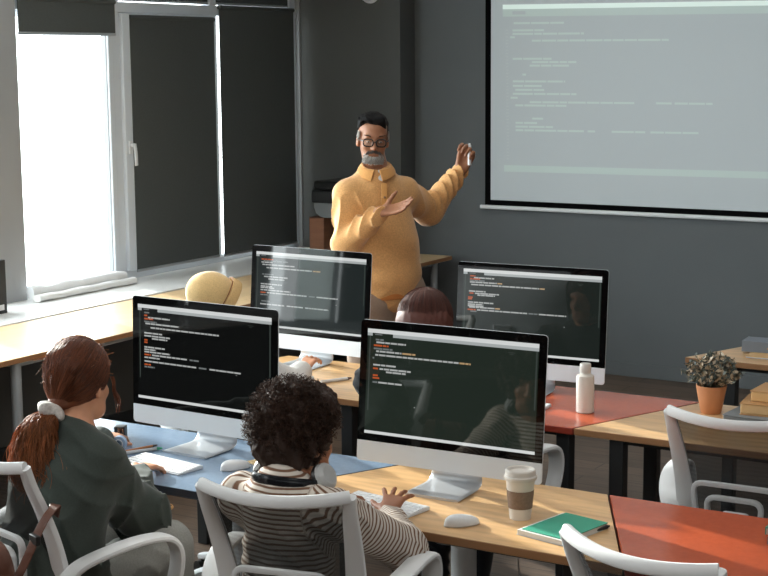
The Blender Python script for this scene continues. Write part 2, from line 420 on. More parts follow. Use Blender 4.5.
# ---------------------------------------------------------------- monitors
W, HT, CH = .65, .456, .066
GREY = (200, 205, 205)
code_a = [(.10, [(.05, .10, 2)]), (.125, [(.055, .235, 0)]), (.155, [(.04, .13, 1)]), (.185, [(.04, .155, 2)]), (.21, [(.055, .21, 0), (.215, .30, 3)]),
          (.245, [(.05, .55, 0), (.555, .62, 3)]), (.275, [(.035, .045, 2)]), (.34, [(.04, .18, 0)]), (.375, [(.04, .07, 1), (.08, .27, 0)]), (.40, [(.12, .24, 0)]),
          (.44, [(.04, .075, 1)]), (.465, [(.04, .08, 1)]), (.505, [(.04, .07, 2), (.075, .22, 0)])]
code_c = [(.085, [(.05, .09, 1)]), (.105, [(.08, .23, 0)]), (.12, [(.05, .13, 1)]), (.14, [(.05, .16, 2)]), (.16, [(.05, .25, 0), (.255, .29, 3)]),
          (.19, [(.06, .56, 0), (.565, .60, 3)]), (.27, [(.045, .17, 0)]), (.295, [(.05, .08, 1), (.09, .27, 0)]), (.315, [(.11, .24, 0)]),
          (.345, [(.04, .075, 1)]), (.365, [(.04, .07, 1)]), (.405, [(.04, .23, 0)]), (.43, [(.04, .155, 0)]), (.45, [(.04, .16, 0)]), (.465, [(.05, .24, 0), (.245, .28, 3)]),
          (.495, [(.04, .10, 1), (.11, .48, 0), (.49, .56, 2), (.565, .76, 0)]), (.515, [(.06, .11, 2)])]
code_b = [(.085, [(.05, .09, 2)]), (.115, [(.05, .075, 1)]), (.135, [(.08, .25, 0)]), (.15, [(.05, .12, 1)]), (.18, [(.05, .15, 2)]), (.20, [(.06, .32, 0)]), (.24, [(.10, .62, 0)]),
          (.30, [(.05, .19, 0)]), (.33, [(.05, .25, 0)]), (.355, [(.11, .23, 0)]), (.375, [(.05, .075, 1)]), (.40, [(.05, .075, 1)]), (.45, [(.05, .21, 0)]), (.475, [(.05, .14, 0)]), (.50, [(.05, .25, 0)]),
          (.53, [(.05, .10, 1), (.11, .38, 0), (.40, .47, 2)]), (.56, [(.05, .17, 0)]), (.60, [(.05, .45, 0), (.47, .53, 2), (.55, .78, 0)]), (.635, [(.05, .10, 1)]), (.66, [(.05, .13, 2)])]
code_d = [(.10, [(.05, .16, 1)]), (.12, [(.07, .30, 2)]), (.14, [(.05, .16, 0)]), (.17, [(.06, .36, 0)]), (.21, [(.10, .52, 0), (.53, .60, 3)]), (.30, [(.06, .17, 2)]), (.33, [(.08, .30, 0)]), (.36, [(.12, .27, 0)]),
          (.43, [(.05, .25, 0)]), (.46, [(.05, .16, 0)]), (.48, [(.05, .18, 0)]), (.51, [(.05, .33, 0)]), (.545, [(.05, .10, 1), (.11, .48, 0), (.5, .56, 2), (.57, .76, 0)]), (.575, [(.05, .12, 2)]),
          (.66, [(.06, .14, 2)]), (.70, [(.05, .28, 0), (.30, .45, 0), (.47, .68, 0)])]
M['scr_white'] = emis('screen_text_white', (205, 208, 206), .62, .04)
M['scr_orange'] = emis('screen_text_orange', (196, 92, 48), .75, .04)
M['scr_grey'] = emis('screen_text_grey', (140, 146, 146), .55, .04)
M['scr_yellow'] = emis('screen_text_yellow', (205, 170, 125), .65, .04)
M['scr_bar'] = emis('screen_menu_bar', (226, 229, 228), .8, .04)
M['scr_bar2'] = emis('screen_tab_bar', (178, 184, 184), .8, .04)
M['scr_dim'] = emis('screen_gutter', (62, 70, 66), .8, .04)

def screen_mb(code, w, h, seed, lh=.013):
    """the lit picture of an editor window: flat quads on the glass, u right, v down, 0..1"""
    r = random.Random(seed); mb = MB()
    def q(u0, u1, v0, v1, mi, d):
        x0, x1 = (u0 - .5) * w, (u1 - .5) * w; z0, z1 = (1 - v1) * h, (1 - v0) * h
        mb.add([(x0, -d, z0), (x1, -d, z0), (x1, -d, z1), (x0, -d, z1)], [(0, 1, 2, 3)], mi)
    q(0, 1, 0, 1, 0, 0)
    q(0, 1, 0, .038, 1, .0004); q(0, .03, .038, .066, 2, .0004); q(.155, 1, .038, .068, 2, .0004)
    q(.045, .09, .046, .056, 4, .0004)
    q(0, 1, .972, 1, 1, .0004); q(.985, .993, .07, .6, 7, .0004); q(.012, .02, .07, .78, 7, .0004)
    q(.83, .87, .1, .105, 7, .0004); q(.84, .86, .115, .12, 7, .0004)
    cm = {0: 3, 1: 5, 2: 4, 3: 6}
    for v, segs in code:
        for u0, u1, c in segs:
            u = u0
            while u < u1 - .002:
                wl = min(u1, u + r.uniform(.018, .06)); q(u, wl, v - lh * .62, v + lh * .62, cm[c], .0005); u = wl + .004
    q(.297, .303, .70, .708, 3, .0005) if seed == 1 else q(.745, .751, .62, .628, 3, .0005)
    return mb
def monitor(label, x, y, rz, tilt, code, seed, bg):
    t = thing('desktop_monitor', label, 'monitor', (x, y, .74), rz, 'desktop monitors showing code')
    z0 = .06
    R = Matrix.Rotation(-tilt, 4, 'X')
    def put(mb):
        for i, p in enumerate(mb.v):
            q = R @ Vector((p[0], p[1], p[2])); mb.v[i] = (q.x, q.y, q.z + z0)
        return mb
    # rounded slab outline
    def slab(zz0, zz1, y0, y1, rbot, rtop):
        pts = []
        for cx, cz, a0, r in ((W / 2 - rbot, zz0 + rbot, -PI / 2, rbot), (W / 2 - rtop, zz1 - rtop, 0, rtop), (-W / 2 + rtop, zz1 - rtop, PI / 2, rtop), (-W / 2 + rbot, zz0 + rbot, PI, rbot)):
            for k in range(7): a = a0 + PI / 2 * k / 6; pts.append((cx + r * math.cos(a), cz + r * math.sin(a)))
        n = len(pts); m = MB()
        m.add([(px, y0, pz) for px, pz in pts] + [(px, y1, pz) for px, pz in pts],
              [tuple(range(n)), tuple(n + i for i in reversed(range(n)))] + [(i, i + n, (i + 1) % n + n, (i + 1) % n) for i in range(n)])
        return m
    # aluminium body with domed back
    mb = slab(0, HT, .0012, .006, .012, .012)
    nu = 16
    def back(u, v):
        a = (u - .5) * 2; b = (v - .5) * 2
        d = .045 * max(0, (1 - abs(a) ** 3)) * max(0, (1 - abs(b) ** 3))
        return (-a * (W / 2 - .006), .006 + d, HT / 2 + b * (HT / 2 - .006))
    mb.grid(back, nu, nu)
    put(mb).build('housing', M['apple_alu'], t, bevel=.001)
    mb = slab(CH, HT - .0005, -.0012, .0012, .0005, .012); put(mb).build('glass_front', M['black_gloss'], t)
    mb = slab(0, CH, -.0012, .0012, .012, .0005); put(mb).build('chin', M['apple_alu'], t)
    sw, sh = .599, .338
    mb = screen_mb(code, sw, sh, seed)
    for i, p in enumerate(mb.v): mb.v[i] = (p[0], p[1] - .0016, p[2] + CH + .024)
    put(mb).build('display', [bg, M['scr_bar'], M['scr_bar2'], M['scr_white'], M['scr_grey'], M['scr_orange'], M['scr_yellow'], M['scr_dim']], t)
    # L-shaped stand: foot plate that bends up behind the chin
    mb = MB()
    path = spath([(0, -.105, .004), (0, -.02, .004), (0, .045, .006), (0, .072, .022), (0, .07, .06), (0, .052, .17)], 8)
    mb.sweep(path, lambda u: .098 - .012 * u, .004, (1, 0, 0), seg=14, power=5)
    mb.build('stand', M['alu_stand'], t, bevel=0)
    mb = MB(); mb.box((0, .05, .2), (.09, .03, .06)); mb.build('hinge', M['alu_stand'], t, bevel=.004)
    return t
def bgm(name, rgb, s): return mat(name, (6, 7, 7), .035, emit=rgb, emit_s=s)
rg = lambda d: math.radians(d)
monitor('desktop monitor in the front row between the boy and the paper cup', -2.235, 4.046, rg(1.4), rg(5.2), code_a, 1, bgm('screen_dark_green', (34, 42, 36), .9))
monitor('desktop monitor on the blue table, in front of the ponytailed girl', -3.217, 4.079, rg(-2.2), rg(2.0), code_b, 2, bgm('screen_black', (11, 12, 12), .8))
monitor('desktop monitor on the red second-row table, behind the white bottle', -2.633, 5.453, rg(3.6), rg(4.6), code_c, 3, bgm('screen_dark_teal', (30, 36, 33), .9))
monitor('desktop monitor in the second row in front of the standing man', -3.739, 5.496, rg(-1.9), rg(4.8), code_d, 4, bgm('screen_dark_slate', (32, 38, 38), .9))

# ---------------------------------------------------------------- projection screen
t = thing('projection_screen', 'wide white projection screen with black border showing lines of code', 'projection screen', (-3.6, 9.22, 1.08))
x0, x1, zb, zt = -4.74 + 3.6, -2.3 + 3.6, 1.13 - 1.08, 2.95 - 1.08
mb = MB(); mb.bb((x0 - .045, 0.004, 0.01), (x1 + .045, .008, zt)); mb.build('border', mat('border_black', (12, 12, 13), .9, spec=.05), t)
mb = MB(); mb.sweep([(x0 - .075, 0, 0), (x1 + .075, 0, 0)], .014, .014, (0, 0, 1), seg=14, power=3); mb.build('bottom_rail', M['white_plastic'], t)
mb = MB(); mb.cyl((x0 - .08, -.01, zt), (x1 + .08, -.01, zt), .04); mb.build('case', M['white_plastic'], t)
mb = MB()
def pq(c, mi, d):
    mb.add([(p[0] + 3.6, -d, p[1] - 1.08) for p in c], [(0, 1, 2, 3)], mi)
BL, BR, TR, TL = (-4.638, 1.339), (-2.25, 1.353), (-2.25, 2.41), (-4.653, 2.438)
def bil(u, v):
    a = [TL[i] + (TR[i] - TL[i]) * u for i in (0, 1)]; b = [BL[i] + (BR[i] - BL[i]) * u for i in (0, 1)]
    return (a[0] + (b[0] - a[0]) * v, a[1] + (b[1] - a[1]) * v)
def pr_q(u0, u1, v0, v1, mi, d=.0014): pq([bil(u0, v1), bil(u1, v1), bil(u1, v0), bil(u0, v0)], mi, d)
pq([(x0 - 3.6, zb + 1.08), (x1 - 3.6, zb + 1.08), (x1 - 3.6, zt + 1.06), (x0 - 3.6, zt + 1.06)], 0, 0)
pr_q(0, 1, 0, .028, 2); pr_q(0, 1, .028, .072, 1, .0012); pr_q(.03, .07, .04, .06, 0, .0016)
pr_q(0, 1, .972, 1.012, 1)
K = .742          # photo width covers this share of the picture
rr = random.Random(5)
for v, segs in [(.112, [(.045, .25)]), (.155, [(.04, .17)]), (.176, [(.04, .33)]), (.196, [(.03, .05)]), (.217, [(.12, .655)]), (.325, [(.04, .2)]), (.345, [(.12, .30)]), (.366, [(.11, .27)]),
                (.42, [(.08, .095)]), (.461, [(.04, .255)]), (.488, [(.04, .16)]), (.512, [(.05, .17)]), (.536, [(.04, .30)]), (.56, [(.03, .06)]), (.586, [(.11, .53), (.61, .67), (.68, .82)]), (.606, [(.05, .26)]),
                (.685, [(.12, .165)]), (.712, [(.05, .14)]), (.735, [(.05, .21)]), (.757, [(.05, .33), (.345, .375), (.44, .57), (.59, .77)])]:
    for a, b in segs:
        u = a
        while u < b - .002:
            e = min(b, u + rr.uniform(.03, .09)); pr_q(u * K, e * K, v - .006, v + .006, 3); u = e + .004
for i in range(40): pr_q(.012 * K, .022 * K, .15 + i * .02, .156 + i * .02, 4)
mb.build('picture', [mat('projected_grey', (168, 172, 174), .85, emit=(150, 164, 168), emit_s=.40), mat('projected_band', (168, 172, 174), .85, emit=(160, 186, 176), emit_s=.47),
                     mat('projected_bar', (168, 172, 174), .85, emit=(205, 226, 216), emit_s=.72), mat('projected_text', (168, 172, 174), .85, emit=(168, 192, 180), emit_s=.50),
                     mat('projected_gutter', (168, 172, 174), .85, emit=(158, 170, 167), emit_s=.46)], t)

# ---------------------------------------------------------------- chairs
def make_chair(label):
    t = thing('office_chair', label, 'chair', (0, 0, 0), group='white mesh-back office chairs')
    KZ = [(.45, -.165), (.56, -.150), (.64, -.150), (.74, -.170), (.84, -.205), (.93, -.245), (1.02, -.290)]   # side profile of the reclined back
    yb = lambda z: float(np.interp(z, [k[0] for k in KZ], [k[1] for k in KZ])) - .02
    wz = lambda z: .172 + .031 * ((z - .5) / .5) ** 1.5
    # back frame: two posts and a bowed top rail in one loop
    L = []
    for z in (.56, .66, .76, .86, .94): L.append((-wz(z), yb(z) + .02, z))
    L += [(-.205, yb(1) + .028, 1.0)]
    R_ = [(-x, y, z) for x, y, z in reversed(L)]
    mb = MB()
    for P in (L, R_):
        P = spath(P, 6)
        if P[0].z > P[-1].z: P.reverse()
        mb.sweep(P, lambda u: .037 - .021 * u, .014, (1, .1, 0), seg=12, power=3)
    top = [(-.205 + .41 * i / 20, yb(1) + .028 - .055 * (1 - (2 * i / 20 - 1) ** 2), 1.0 - .014 * (1 - (2 * i / 20 - 1) ** 2)) for i in range(21)]
    mb.sweep(top, .017, .013, (0, .3, 1), seg=12, power=3)
    bot = [(-.178 + .356 * i / 12, yb(.56) + .02 - .03 * (1 - (2 * i / 12 - 1) ** 2), .56) for i in range(13)]
    mb.sweep(bot, .018, .014, (0, 0, 1), seg=12, power=3)
    mb.build('back_frame', M['chair_white'], t)
    def sh(u, v):
        z = .565 + .428 * v; w = wz(z) - .012; a = 2 * u - 1
        return (a * w, yb(z) + .024 - .05 * (1 - a * a) * (.6 + .4 * v), z)
    mb = MB(); mb.grid(sh, 16, 14); mb.build('mesh_back', M['mesh'], t)
    # lumbar support: two nested rounded rings and a centre bracket, behind the mesh
    def ring(wt, wb, zt_, zb_, y, r):
        c = [(-wb, y, zb_), (-wt, y - .012, zt_), (wt, y - .012, zt_), (wb, y, zb_)]
        P = []
        for i, p in enumerate(c):
            a = Vector(c[i - 1]); b = Vector(p); d = Vector(c[(i + 1) % 4])
            k = .035
            p1 = b + (a - b).normalized() * k; p2 = b + (d - b).normalized() * k
            for s_ in range(6):
                u = s_ / 5; P.append(p1 * (1 - u) ** 2 + b * 2 * u * (1 - u) + p2 * u * u)
        m = MB(); m.sweep(P, r, .009, (0, 1, 0), seg=8, closed=True, power=3)
        return m
    y0 = yb(.66) - .06
    l = ring(.132, .108, .775, .56, y0, .01).build('lumbar_support', M['chair_grey'], t)
    m2 = ring(.088, .068, .735, .57, y0 - .004, .01); m2.build('inner_ring', M['chair_grey'], l)
    mb = MB(); mb.box((0, y0 + .004, .655), (.085, .028, .07)); mb.build('bracket', M['chair_white'], l, bevel=.012)
    # spine joining seat and back
    mb = MB(); mb.sweep(spath([(0, .02, .405), (0, -.12, .41), (0, -.215, .47), (0, y0 + .01, .60)], 6), .045, .016, (1, 0, 0), seg=12, power=3); mb.build('spine', M['chair_white'], t)
    mb = MB()
    mb.grid(lambda u, v: ((2 * u - 1) * (.235 - .02 * abs(2 * v - 1) ** 4), -.15 + .42 * v, .475 + .02 * (1 - (2 * u - 1) ** 4) * (1 - (2 * v - 1) ** 4) - .03 * max(0, v - .75) * 4 * .3), 14, 14)
    mb.build('seat', M['chair_seat'], t, solid=.05)
    for s in (-1, 1):
        P = spath([(s * .19, -.16, .56), (s * .215, -.175, .64), (s * .245, -.14, .70), (s * .272, -.04, .732), (s * .28, .07, .74), (s * .281, .145, .722), (s * .279, .172, .66), (s * .27, .15, .56), (s * .25, .09, .45), (s * .2, .03, .43)], 7)
        mb = MB(); mb.sweep(P, lambda u: .027 + .004 * math.sin(u * PI), .011, lambda i: (1, 0, 0.001), seg=12, power=3); mb.build('armrest', M['chair_white'], t)
    mb = MB(); mb.lathe([(.03, .1), (.046, .12), (.046, .36), (.07, .39), (.11, .415), (.11, .43)], seg=24); mb.build('column', M['chair_white'], t)
    mb = MB(); mb.lathe([(.055, .055), (.062, .07), (.055, .125), (.03, .13)], seg=24)
    for k in range(5):
        a = 2 * PI * k / 5 + .3; ca, sa = math.cos(a), math.sin(a)
        mb.sweep(spath([(ca * .04, sa * .04, .1), (ca * .16, sa * .16, .098), (ca * .29, sa * .29, .07)], 5), lambda u: .032 - .012 * u, lambda u: .022 - .009 * u, (-sa, ca, 0), seg=10, power=3)
    b = mb.build('star_base', M['chair_white'], t)
    for k in range(5):
        a = 2 * PI * k / 5 + .3; ca, sa = math.cos(a), math.sin(a)
        mb = MB()
        for o in (-.016, .016): mb.cyl((ca * .285 - sa * (o - .011), sa * .285 + ca * (o - .011), .027), (ca * .285 - sa * (o + .011), sa * .285 + ca * (o + .011), .027), .026)
        mb.cyl((ca * .285, sa * .285, .03), (ca * .285, sa * .285, .065), .008)
        mb.build('caster', M['black'], b)
    return t
G = 'white mesh-back office chairs'
chair = make_chair('white mesh office chair the boy in the striped sweater sits on')
chair.location = (-2.235, 3.31, 0); chair.rotation_euler = (0, 0, rg(12))
copy_tree(chair, (-3.02, 3.20, 0), rg(-14), 'white mesh office chair the ponytailed girl sits on', G)
copy_tree(chair, (-1.135, 3.32, 0), rg(-14), 'empty white mesh office chair before the notebook and red table, at bottom', G)
copy_tree(chair, (-1.435, 4.655, 0), rg(2), 'empty white mesh office chair before the second-row table with the plant', G)
copy_tree(chair, (-2.48, 4.62, 0), rg(-4), 'white mesh office chair of the dark-haired person behind the front monitor', G)
copy_tree(chair, (-3.49, 4.66, 0), rg(2), 'white mesh office chair of the person in the tan cap', G)

# ---------------------------------------------------------------- things on the tables
def keyboard(label, x, y, rz, first=None):
    if first: return copy_tree(first, (x, y, .74), rz, label, 'white keyboards')
    t = thing('keyboard', label, 'keyboard', (x, y, .74), rz, 'white keyboards')
    mb = MB(); w, d = .279, .113
    mb.add([(-w/2, -d/2, 0), (w/2, -d/2, 0), (w/2, d/2, 0), (-w/2, d/2, 0), (-w/2, -d/2, .005), (w/2, -d/2, .005), (w/2, d/2, .012), (-w/2, d/2, .012)],
           [(3, 2, 1, 0), (4, 5, 6, 7), (0, 1, 5, 4), (1, 2, 6, 5), (2, 3, 7, 6), (3, 0, 4, 7)])
    mb.build('case', M['apple_alu'], t, bevel=.002)
    for r in range(5):
        y_ = -d / 2 + .013 + r * .0195; z_ = .005 + .007 * (y_ + d / 2) / d
        mb = MB()
        n = 14
        for k in range(n):
            if r == 0 and 4 <= k <= 8:
                if k == 4: mb.box((-w / 2 + .011 + 6 * (w - .022) / (n - 1), y_, z_ + .001), (.096, .0165, .003))
                continue
            mb.box((-w / 2 + .011 + k * (w - .022) / (n - 1), y_, z_ + .001), (.0165, .0165, .003))
        mb.build('key_row', M['key_white'], t)
    mb = MB()
    for k in range(14): mb.box((-w / 2 + .011 + k * (w - .022) / 13, d / 2 - .009, .0125), (.0165, .009, .002))
    mb.build('function_row', M['key_white'], t)
    return t
kb = keyboard('white keyboard under the ponytailed girl’s right hand on the blue table', -3.205, 3.835, rg(-8))
keyboard("white keyboard under the boy's right hand on the wooden table", -2.32, 3.80, rg(-8), kb)
keyboard('white keyboard behind the front monitor, on the red second-row table', -2.575, 5.20, rg(2), kb)
keyboard('white keyboard of the person in the tan cap, second row', -3.68, 5.20, rg(-3), kb)

def mouse(label, x, y, rz):
    t = thing('computer_mouse', label, 'mouse', (x, y, .74), rz, 'white computer mice')
    mb = MB()
    def f(u, v):
        a = 2 * PI * u; b = PI / 2 * v; r = math.cos(b) ** .55
        return (r * math.cos(a) * .029, r * math.sin(a) * .054, .004 + .026 * math.sin(b) * (1 - .25 * math.sin(a) * r))
    mb.grid(f, 32, 10); mb.build('shell', M['white_plastic'], t, ang=180)
    mb = MB(); mb.lathe([(.001, 0), (.9, 0), (1, .3), (1, 1)], seg=32)
    mb.v = [(x_ * .028, y_ * .055, z_ * .004) for x_, y_, z_ in mb.v]; mb.build('sole', M['alu'], t)
mouse('white computer mouse on the wooden table left of the paper cup', -2.022, 3.755, rg(-40))
mouse('white computer mouse on the blue table near the boy', -2.965, 3.925, rg(-25))

t = thing('paper_cup', 'white paper coffee cup with lid and brown sleeve on the wooden table', 'cup', (-1.905, 3.90, .74))
mb = MB(); mb.lathe([(.0, .002), (.031, .0), (.0315, .004), (.043, .122), (.044, .124)], seg=40); mb.build('cup_body', mat('paper_white', (222, 216, 206), .6), t)
mb = MB(); mb.lathe([(.0346, .034), (.0358, .034), (.0408, .088), (.0398, .088)], seg=40); mb.build('sleeve', mat('kraft_sleeve', (136, 114, 97), .85, noise=(120, .12, (1, 1, 1))), t)
mb = MB(); mb.lathe([(.0465, .118), (.0485, .121), (.0485, .129), (.0455, .132), (.044, .146), (.041, .149), (.036, .147), (.034, .141), (0, .140)], seg=40); mb.build('lid', mat('lid_white', (216, 211, 204), .4), t)

t = thing('notebook', 'green-covered notebook with white edges lying by the paper cup', 'notebook', (-1.742, 3.843, .74), rg(-12))
mb = MB(); mb.bb((-.080, -.108, .001), (.078, .108, .015)); mb.build('pages', mat('pages_white', (222, 222, 218), .8), t, bevel=.001)
mb = MB(); mb.bb((-.070, -.100, .0151), (.080, .110, .0175)); mb.build('cover', mat('cover_green', (56, 158, 130), .55), t, bevel=.001)
mb = MB(); mb.bb((-.082, -.110, 0), (.080, .110, .001)); mb.build('back_cover', mat('back_cover', (198, 202, 202), .6), t)
t = thing('marker_pen', 'dark marker pen lying at the right edge of the green notebook', 'pen', (-1.652, 3.905, .74), rg(-20))
mb = MB(); mb.cyl((0, -.035, .006), (0, .025, .006), .006); mb.build('barrel', M['black_steel'], t)
mb = MB(); mb.cyl((0, .025, .006), (0, .036, .006), .005, .003); mb.build('tip', M['black'], t)

# notebooks stacked at the right edge of the photograph
for k, (nm, lab, col, z) in enumerate([('notebook', 'dark notebook lowest in the stack at the right edge of the red table', (70, 74, 78), .74), ('notebook', 'grey notebook in the middle of the stack on the red table', (120, 124, 128), .76), ('notebook', 'teal-green notebook topmost of the stack on the red table', (60, 140, 120), .782)]):
    t = thing(nm, lab, 'notebook', (-1.108, 4.06 + .006 * k, z), rg(12 - 6 * k), 'notebooks on the red table')
    mb = MB(); mb.bb((-.085, -.1, .0), (.085, .1, .018)); mb.build('pages', mat('pages_grey', (190, 190, 186), .8), t, bevel=.002)
    mb = MB(); mb.bb((-.087, -.102, .0183), (.087, .102, .0213)); mb.bb((-.0875, -.102, .0), (-.0855, .102, .0213)); mb.build('cover', mat('cover_%s' % 'abc'[k], col, .5), t)

# blue table: pencils, phone, small round cup
def pencil(label, a, b, r, col, tip, z=.74):
    a = Vector((a[0], a[1], z + r)); b = Vector((b[0], b[1], z + r)); d = b - a
    t = thing('pencil', label, 'pencil', (a.x, a.y, z), 0, 'pens and pencils on the tables')
    e = d * .86
    mb = MB(); mb.cyl((0, 0, r), (e.x, e.y, r), r, seg=8); mb.build('barrel', mat('barrel_paint', col, .4), t)
    mb = MB(); mb.cyl((e.x, e.y, r), (d.x, d.y, r), r, r * .5, seg=8); mb.build('tip', mat('tip_paint', tip, .4), t)
pencil('orange-brown pencil on the blue table, farther of the pair beside the girl', (-3.43, 3.895), (-3.385, 4.03), .0045, (170, 108, 66), (60, 40, 30))
pencil('grey pen with green end on the blue table beside the girl', (-3.415, 3.872), (-3.338, 4.00), .006, (176, 180, 184), (46, 150, 112))
pencil('white marker with dark end lying on the second-row wooden table', (-3.46, 5.185), (-3.392, 5.315), .007, (214, 214, 214), (84, 62, 54))
t = thing('phone', "small black phone by the girl's left hand on the blue table", 'phone', (-3.578, 4.06, .74), rg(25))
mb = MB(); mb.bb((-.02, -.02, 0), (.02, .02, .045)); mb.build('body', M['black'], t, bevel=.004)
mb = MB(); mb.bb((-.016, -.0212, .006), (.016, -.0202, .04)); mb.build('display', M['black_gloss'], t)
t = thing('tape_roll', 'small pale blue roll of tape on the blue table beside the girl', 'tape', (-3.462, 3.92, .74), rg(20))
Ry = Matrix.Rotation(PI / 2, 3, 'X')
mb = MB(); mb.lathe([(.016, -.009), (.026, -.009), (.026, .009), (.016, .009), (.016, -.009)], (0, 0, .026), 28, R=Ry); mb.build('tape_band', mat('tape_blue', (150, 175, 205), .35), t)
mb = MB(); mb.lathe([(.013, -.0095), (.016, -.0095), (.016, .0095), (.013, .0095), (.013, -.0095)], (0, 0, .026), 28, R=Ry); mb.build('core', M['white_plastic'], t)

t = thing('notepad', 'small tan notepad with green edge between the mouse and the boy on the blue table', 'notepad', (-2.925, 4.02, .74), rg(-20))
mb = MB(); mb.bb((-.045, -.03, 0), (.045, .03, .006)); mb.build('pages', mat('pad_tan', (206, 176, 128), .7), t, bevel=.001)
mb = MB(); mb.bb((-.03, .0, .0061), (.046, .03, .008)); mb.build('cover', mat('pad_green', (60, 150, 112), .6), t)
t = thing('pouch', "small tan pouch lying on the ponytailed girl's lap under the table edge", 'pouch', (-3.0, 3.57, .684), rg(10))
mb = MB(); mb.ball((0, 0, .014), (.05, .035, .014), 20); mb.build('body', mat('pouch_tan', (206, 160, 106), .6), t, ang=180)
mb = MB(); mb.sweep([(-.045, 0, .022), (0, 0, .0285), (.045, 0, .022)], .003, .002, (0, 1, 0)); mb.build('zip', mat('zip_brown', (130, 96, 60), .5), t)
# white bottle
t = thing('bottle', 'white cylindrical bottle with screw cap on the red second-row table', 'bottle', (-2.29, 5.245, .74))
mb = MB(); mb.lathe([(0, .001), (.032, 0), (.0345, .003), (.0345, .135), (.033, .143), (.021, .15), (.0195, .155)], seg=36); mb.build('flask', mat('bottle_white', (226, 221, 212), .4), t)
mb = MB(); mb.lathe([(.0205, .155), (.0215, .157), (.0215, .186), (.0195, .189), (0, .189)], seg=36); mb.build('cap', mat('cap_white', (216, 212, 206), .35), t)
# potted plant
t = thing('potted_plant', 'leafy grey-green plant in a terracotta-coloured pot on the second-row table', 'plant', (-1.87, 5.47, .74))
mb = MB(); mb.lathe([(0, .001), (.036, 0), (.039, .003), (.05, .06), (.0575, .103), (.0575, .108), (.054, .108), (.052, .09), (0, .09)], seg=40); mb.build('pot', mat('terracotta', (214, 148, 104), .6, noise=(8, .06, (1, 1, 1))), t)
mb = MB(); mb.lathe([(0, .098), (.05, .096), (.052, .092)], seg=24); mb.build('soil', mat('soil', (44, 36, 30), .95, bump=(60, .6)), t)
pr = random.Random(11); mb = MB(); sm = MB()
for k in range(84):
    a = pr.uniform(0, 2 * PI); e = pr.uniform(.12, 1.0) ** .8; rr_ = pr.uniform(.75, 1.05)
    d = Vector((math.cos(a) * math.cos(e * 1.45) * .138 * rr_, math.sin(a) * math.cos(e * 1.45) * .138 * rr_, .095 + math.sin(e * 1.45) * .14 * rr_))
    base = Vector((math.cos(a) * .02, math.sin(a) * .02, .09)); mid = (base + d) / 2 + Vector((0, 0, .025))
    P = [base * (1 - u) ** 2 + mid * 2 * u * (1 - u) + d * u * u for u in (0, .25, .5, .75, 1)]
    sm.sweep(P, .0011, .0011, seg=5)
    for j in range(13):
        u = pr.uniform(.3, 1.0); p = base * (1 - u) ** 2 + mid * 2 * u * (1 - u) + d * u * u
        n = Vector((pr.gauss(0, 1), pr.gauss(0, 1), pr.gauss(.5, .7))).normalized(); tt = n.orthogonal().normalized()
        tt = Matrix.Rotation(pr.uniform(0, 6.28), 3, n) @ tt; bt = n.cross(tt); s = pr.uniform(.009, .016)
        p = p + tt * s * .4
        mb.add([p - tt * s, p - tt * s * .2 + bt * s * .5 + n * s * .15, p + tt * s * .6 + bt * s * .34, p + tt * s + n * s * .1, p + tt * s * .6 - bt * s * .34, p - tt * s * .2 - bt * s * .5 + n * s * .15],
               [(0, 1, 2, 3), (0, 3, 4, 5)], 0 if pr.random() < .6 else 1)
fol = mb.build('foliage', [mat('leaf_green', (92, 100, 94), .55), mat('leaf_pale', (190, 174, 150), .55)], t); sm.build('stems', mat('stem', (70, 66, 50), .7), t)
# books beside the plant
for k, (lab, col, e, z, th, x, y, w, d, r) in enumerate([
        ('grey book lowest in the stack right of the potted plant', (118, 124, 128), (112, 118, 122), .74, .030, -1.645, 5.43, .26, .2, -4),
        ('tan wood-coloured book in the middle of the stack right of the plant', (186, 142, 92), (208, 172, 124), .770, .044, -1.63, 5.465, .21, .18, 6),
        ('tan book topmost of the stack right of the plant', (190, 146, 96), (206, 166, 114), .814, .044, -1.60, 5.48, .19, .17, -2)]):
    t = thing('book', lab, 'book', (x, y, z), rg(r), 'books beside the plant')
    mb = MB(); mb.bb((-w / 2 + .002, -d / 2 + .002, .003), (w / 2 - .002, d / 2 - .002, th - .003)); mb.build('page_block', mat('page_block', e, .8), t, bevel=.006)
    mb = MB(); mb.bb((-w / 2, -d / 2, 0), (w / 2, d / 2, .003)); mb.bb((-w / 2, -d / 2, th - .003), (w / 2, d / 2, th)); mb.bb((-w / 2, d / 2 - .003, 0), (w / 2, d / 2, th)); mb.build('cover', mat('book_cover_%s' % 'abc'[k], col, .6), t, bevel=.001)
# third row: open sheets and a grey book
t = thing('paper_sheet', 'tan folder of papers lying flat on the third-row table', 'folder', (-1.93, 6.68, .74), rg(2))
mb = MB(); mb.bb((-.17, -.1, 0), (.17, .1, .007)); mb.build('folder_cover', mat('folder_tan', (206, 168, 118), .6), t, bevel=.001)
mb = MB(); mb.bb((-.165, -.104, .002), (.165, -.1, .006)); mb.build('papers', mat('papers_white', (190, 196, 204), .8), t)
t = thing('book', 'grey book at the right edge of the photo on the tan folder', 'book', (-2.02, 6.75, .747), rg(4))
mb = MB(); mb.bb((-.13, -.06, .0), (.13, .06, .05)); mb.build('page_block', mat('book_grey', (120, 128, 138), .6), t, bevel=.002)
mb = MB(); mb.box((.02, -.0605, .027), (.07, .001, .008), R=Matrix.Rotation(-.2, 3, 'Y')); mb.build('cover_mark', mat('mark_tan', (206, 150, 100), .6), t)

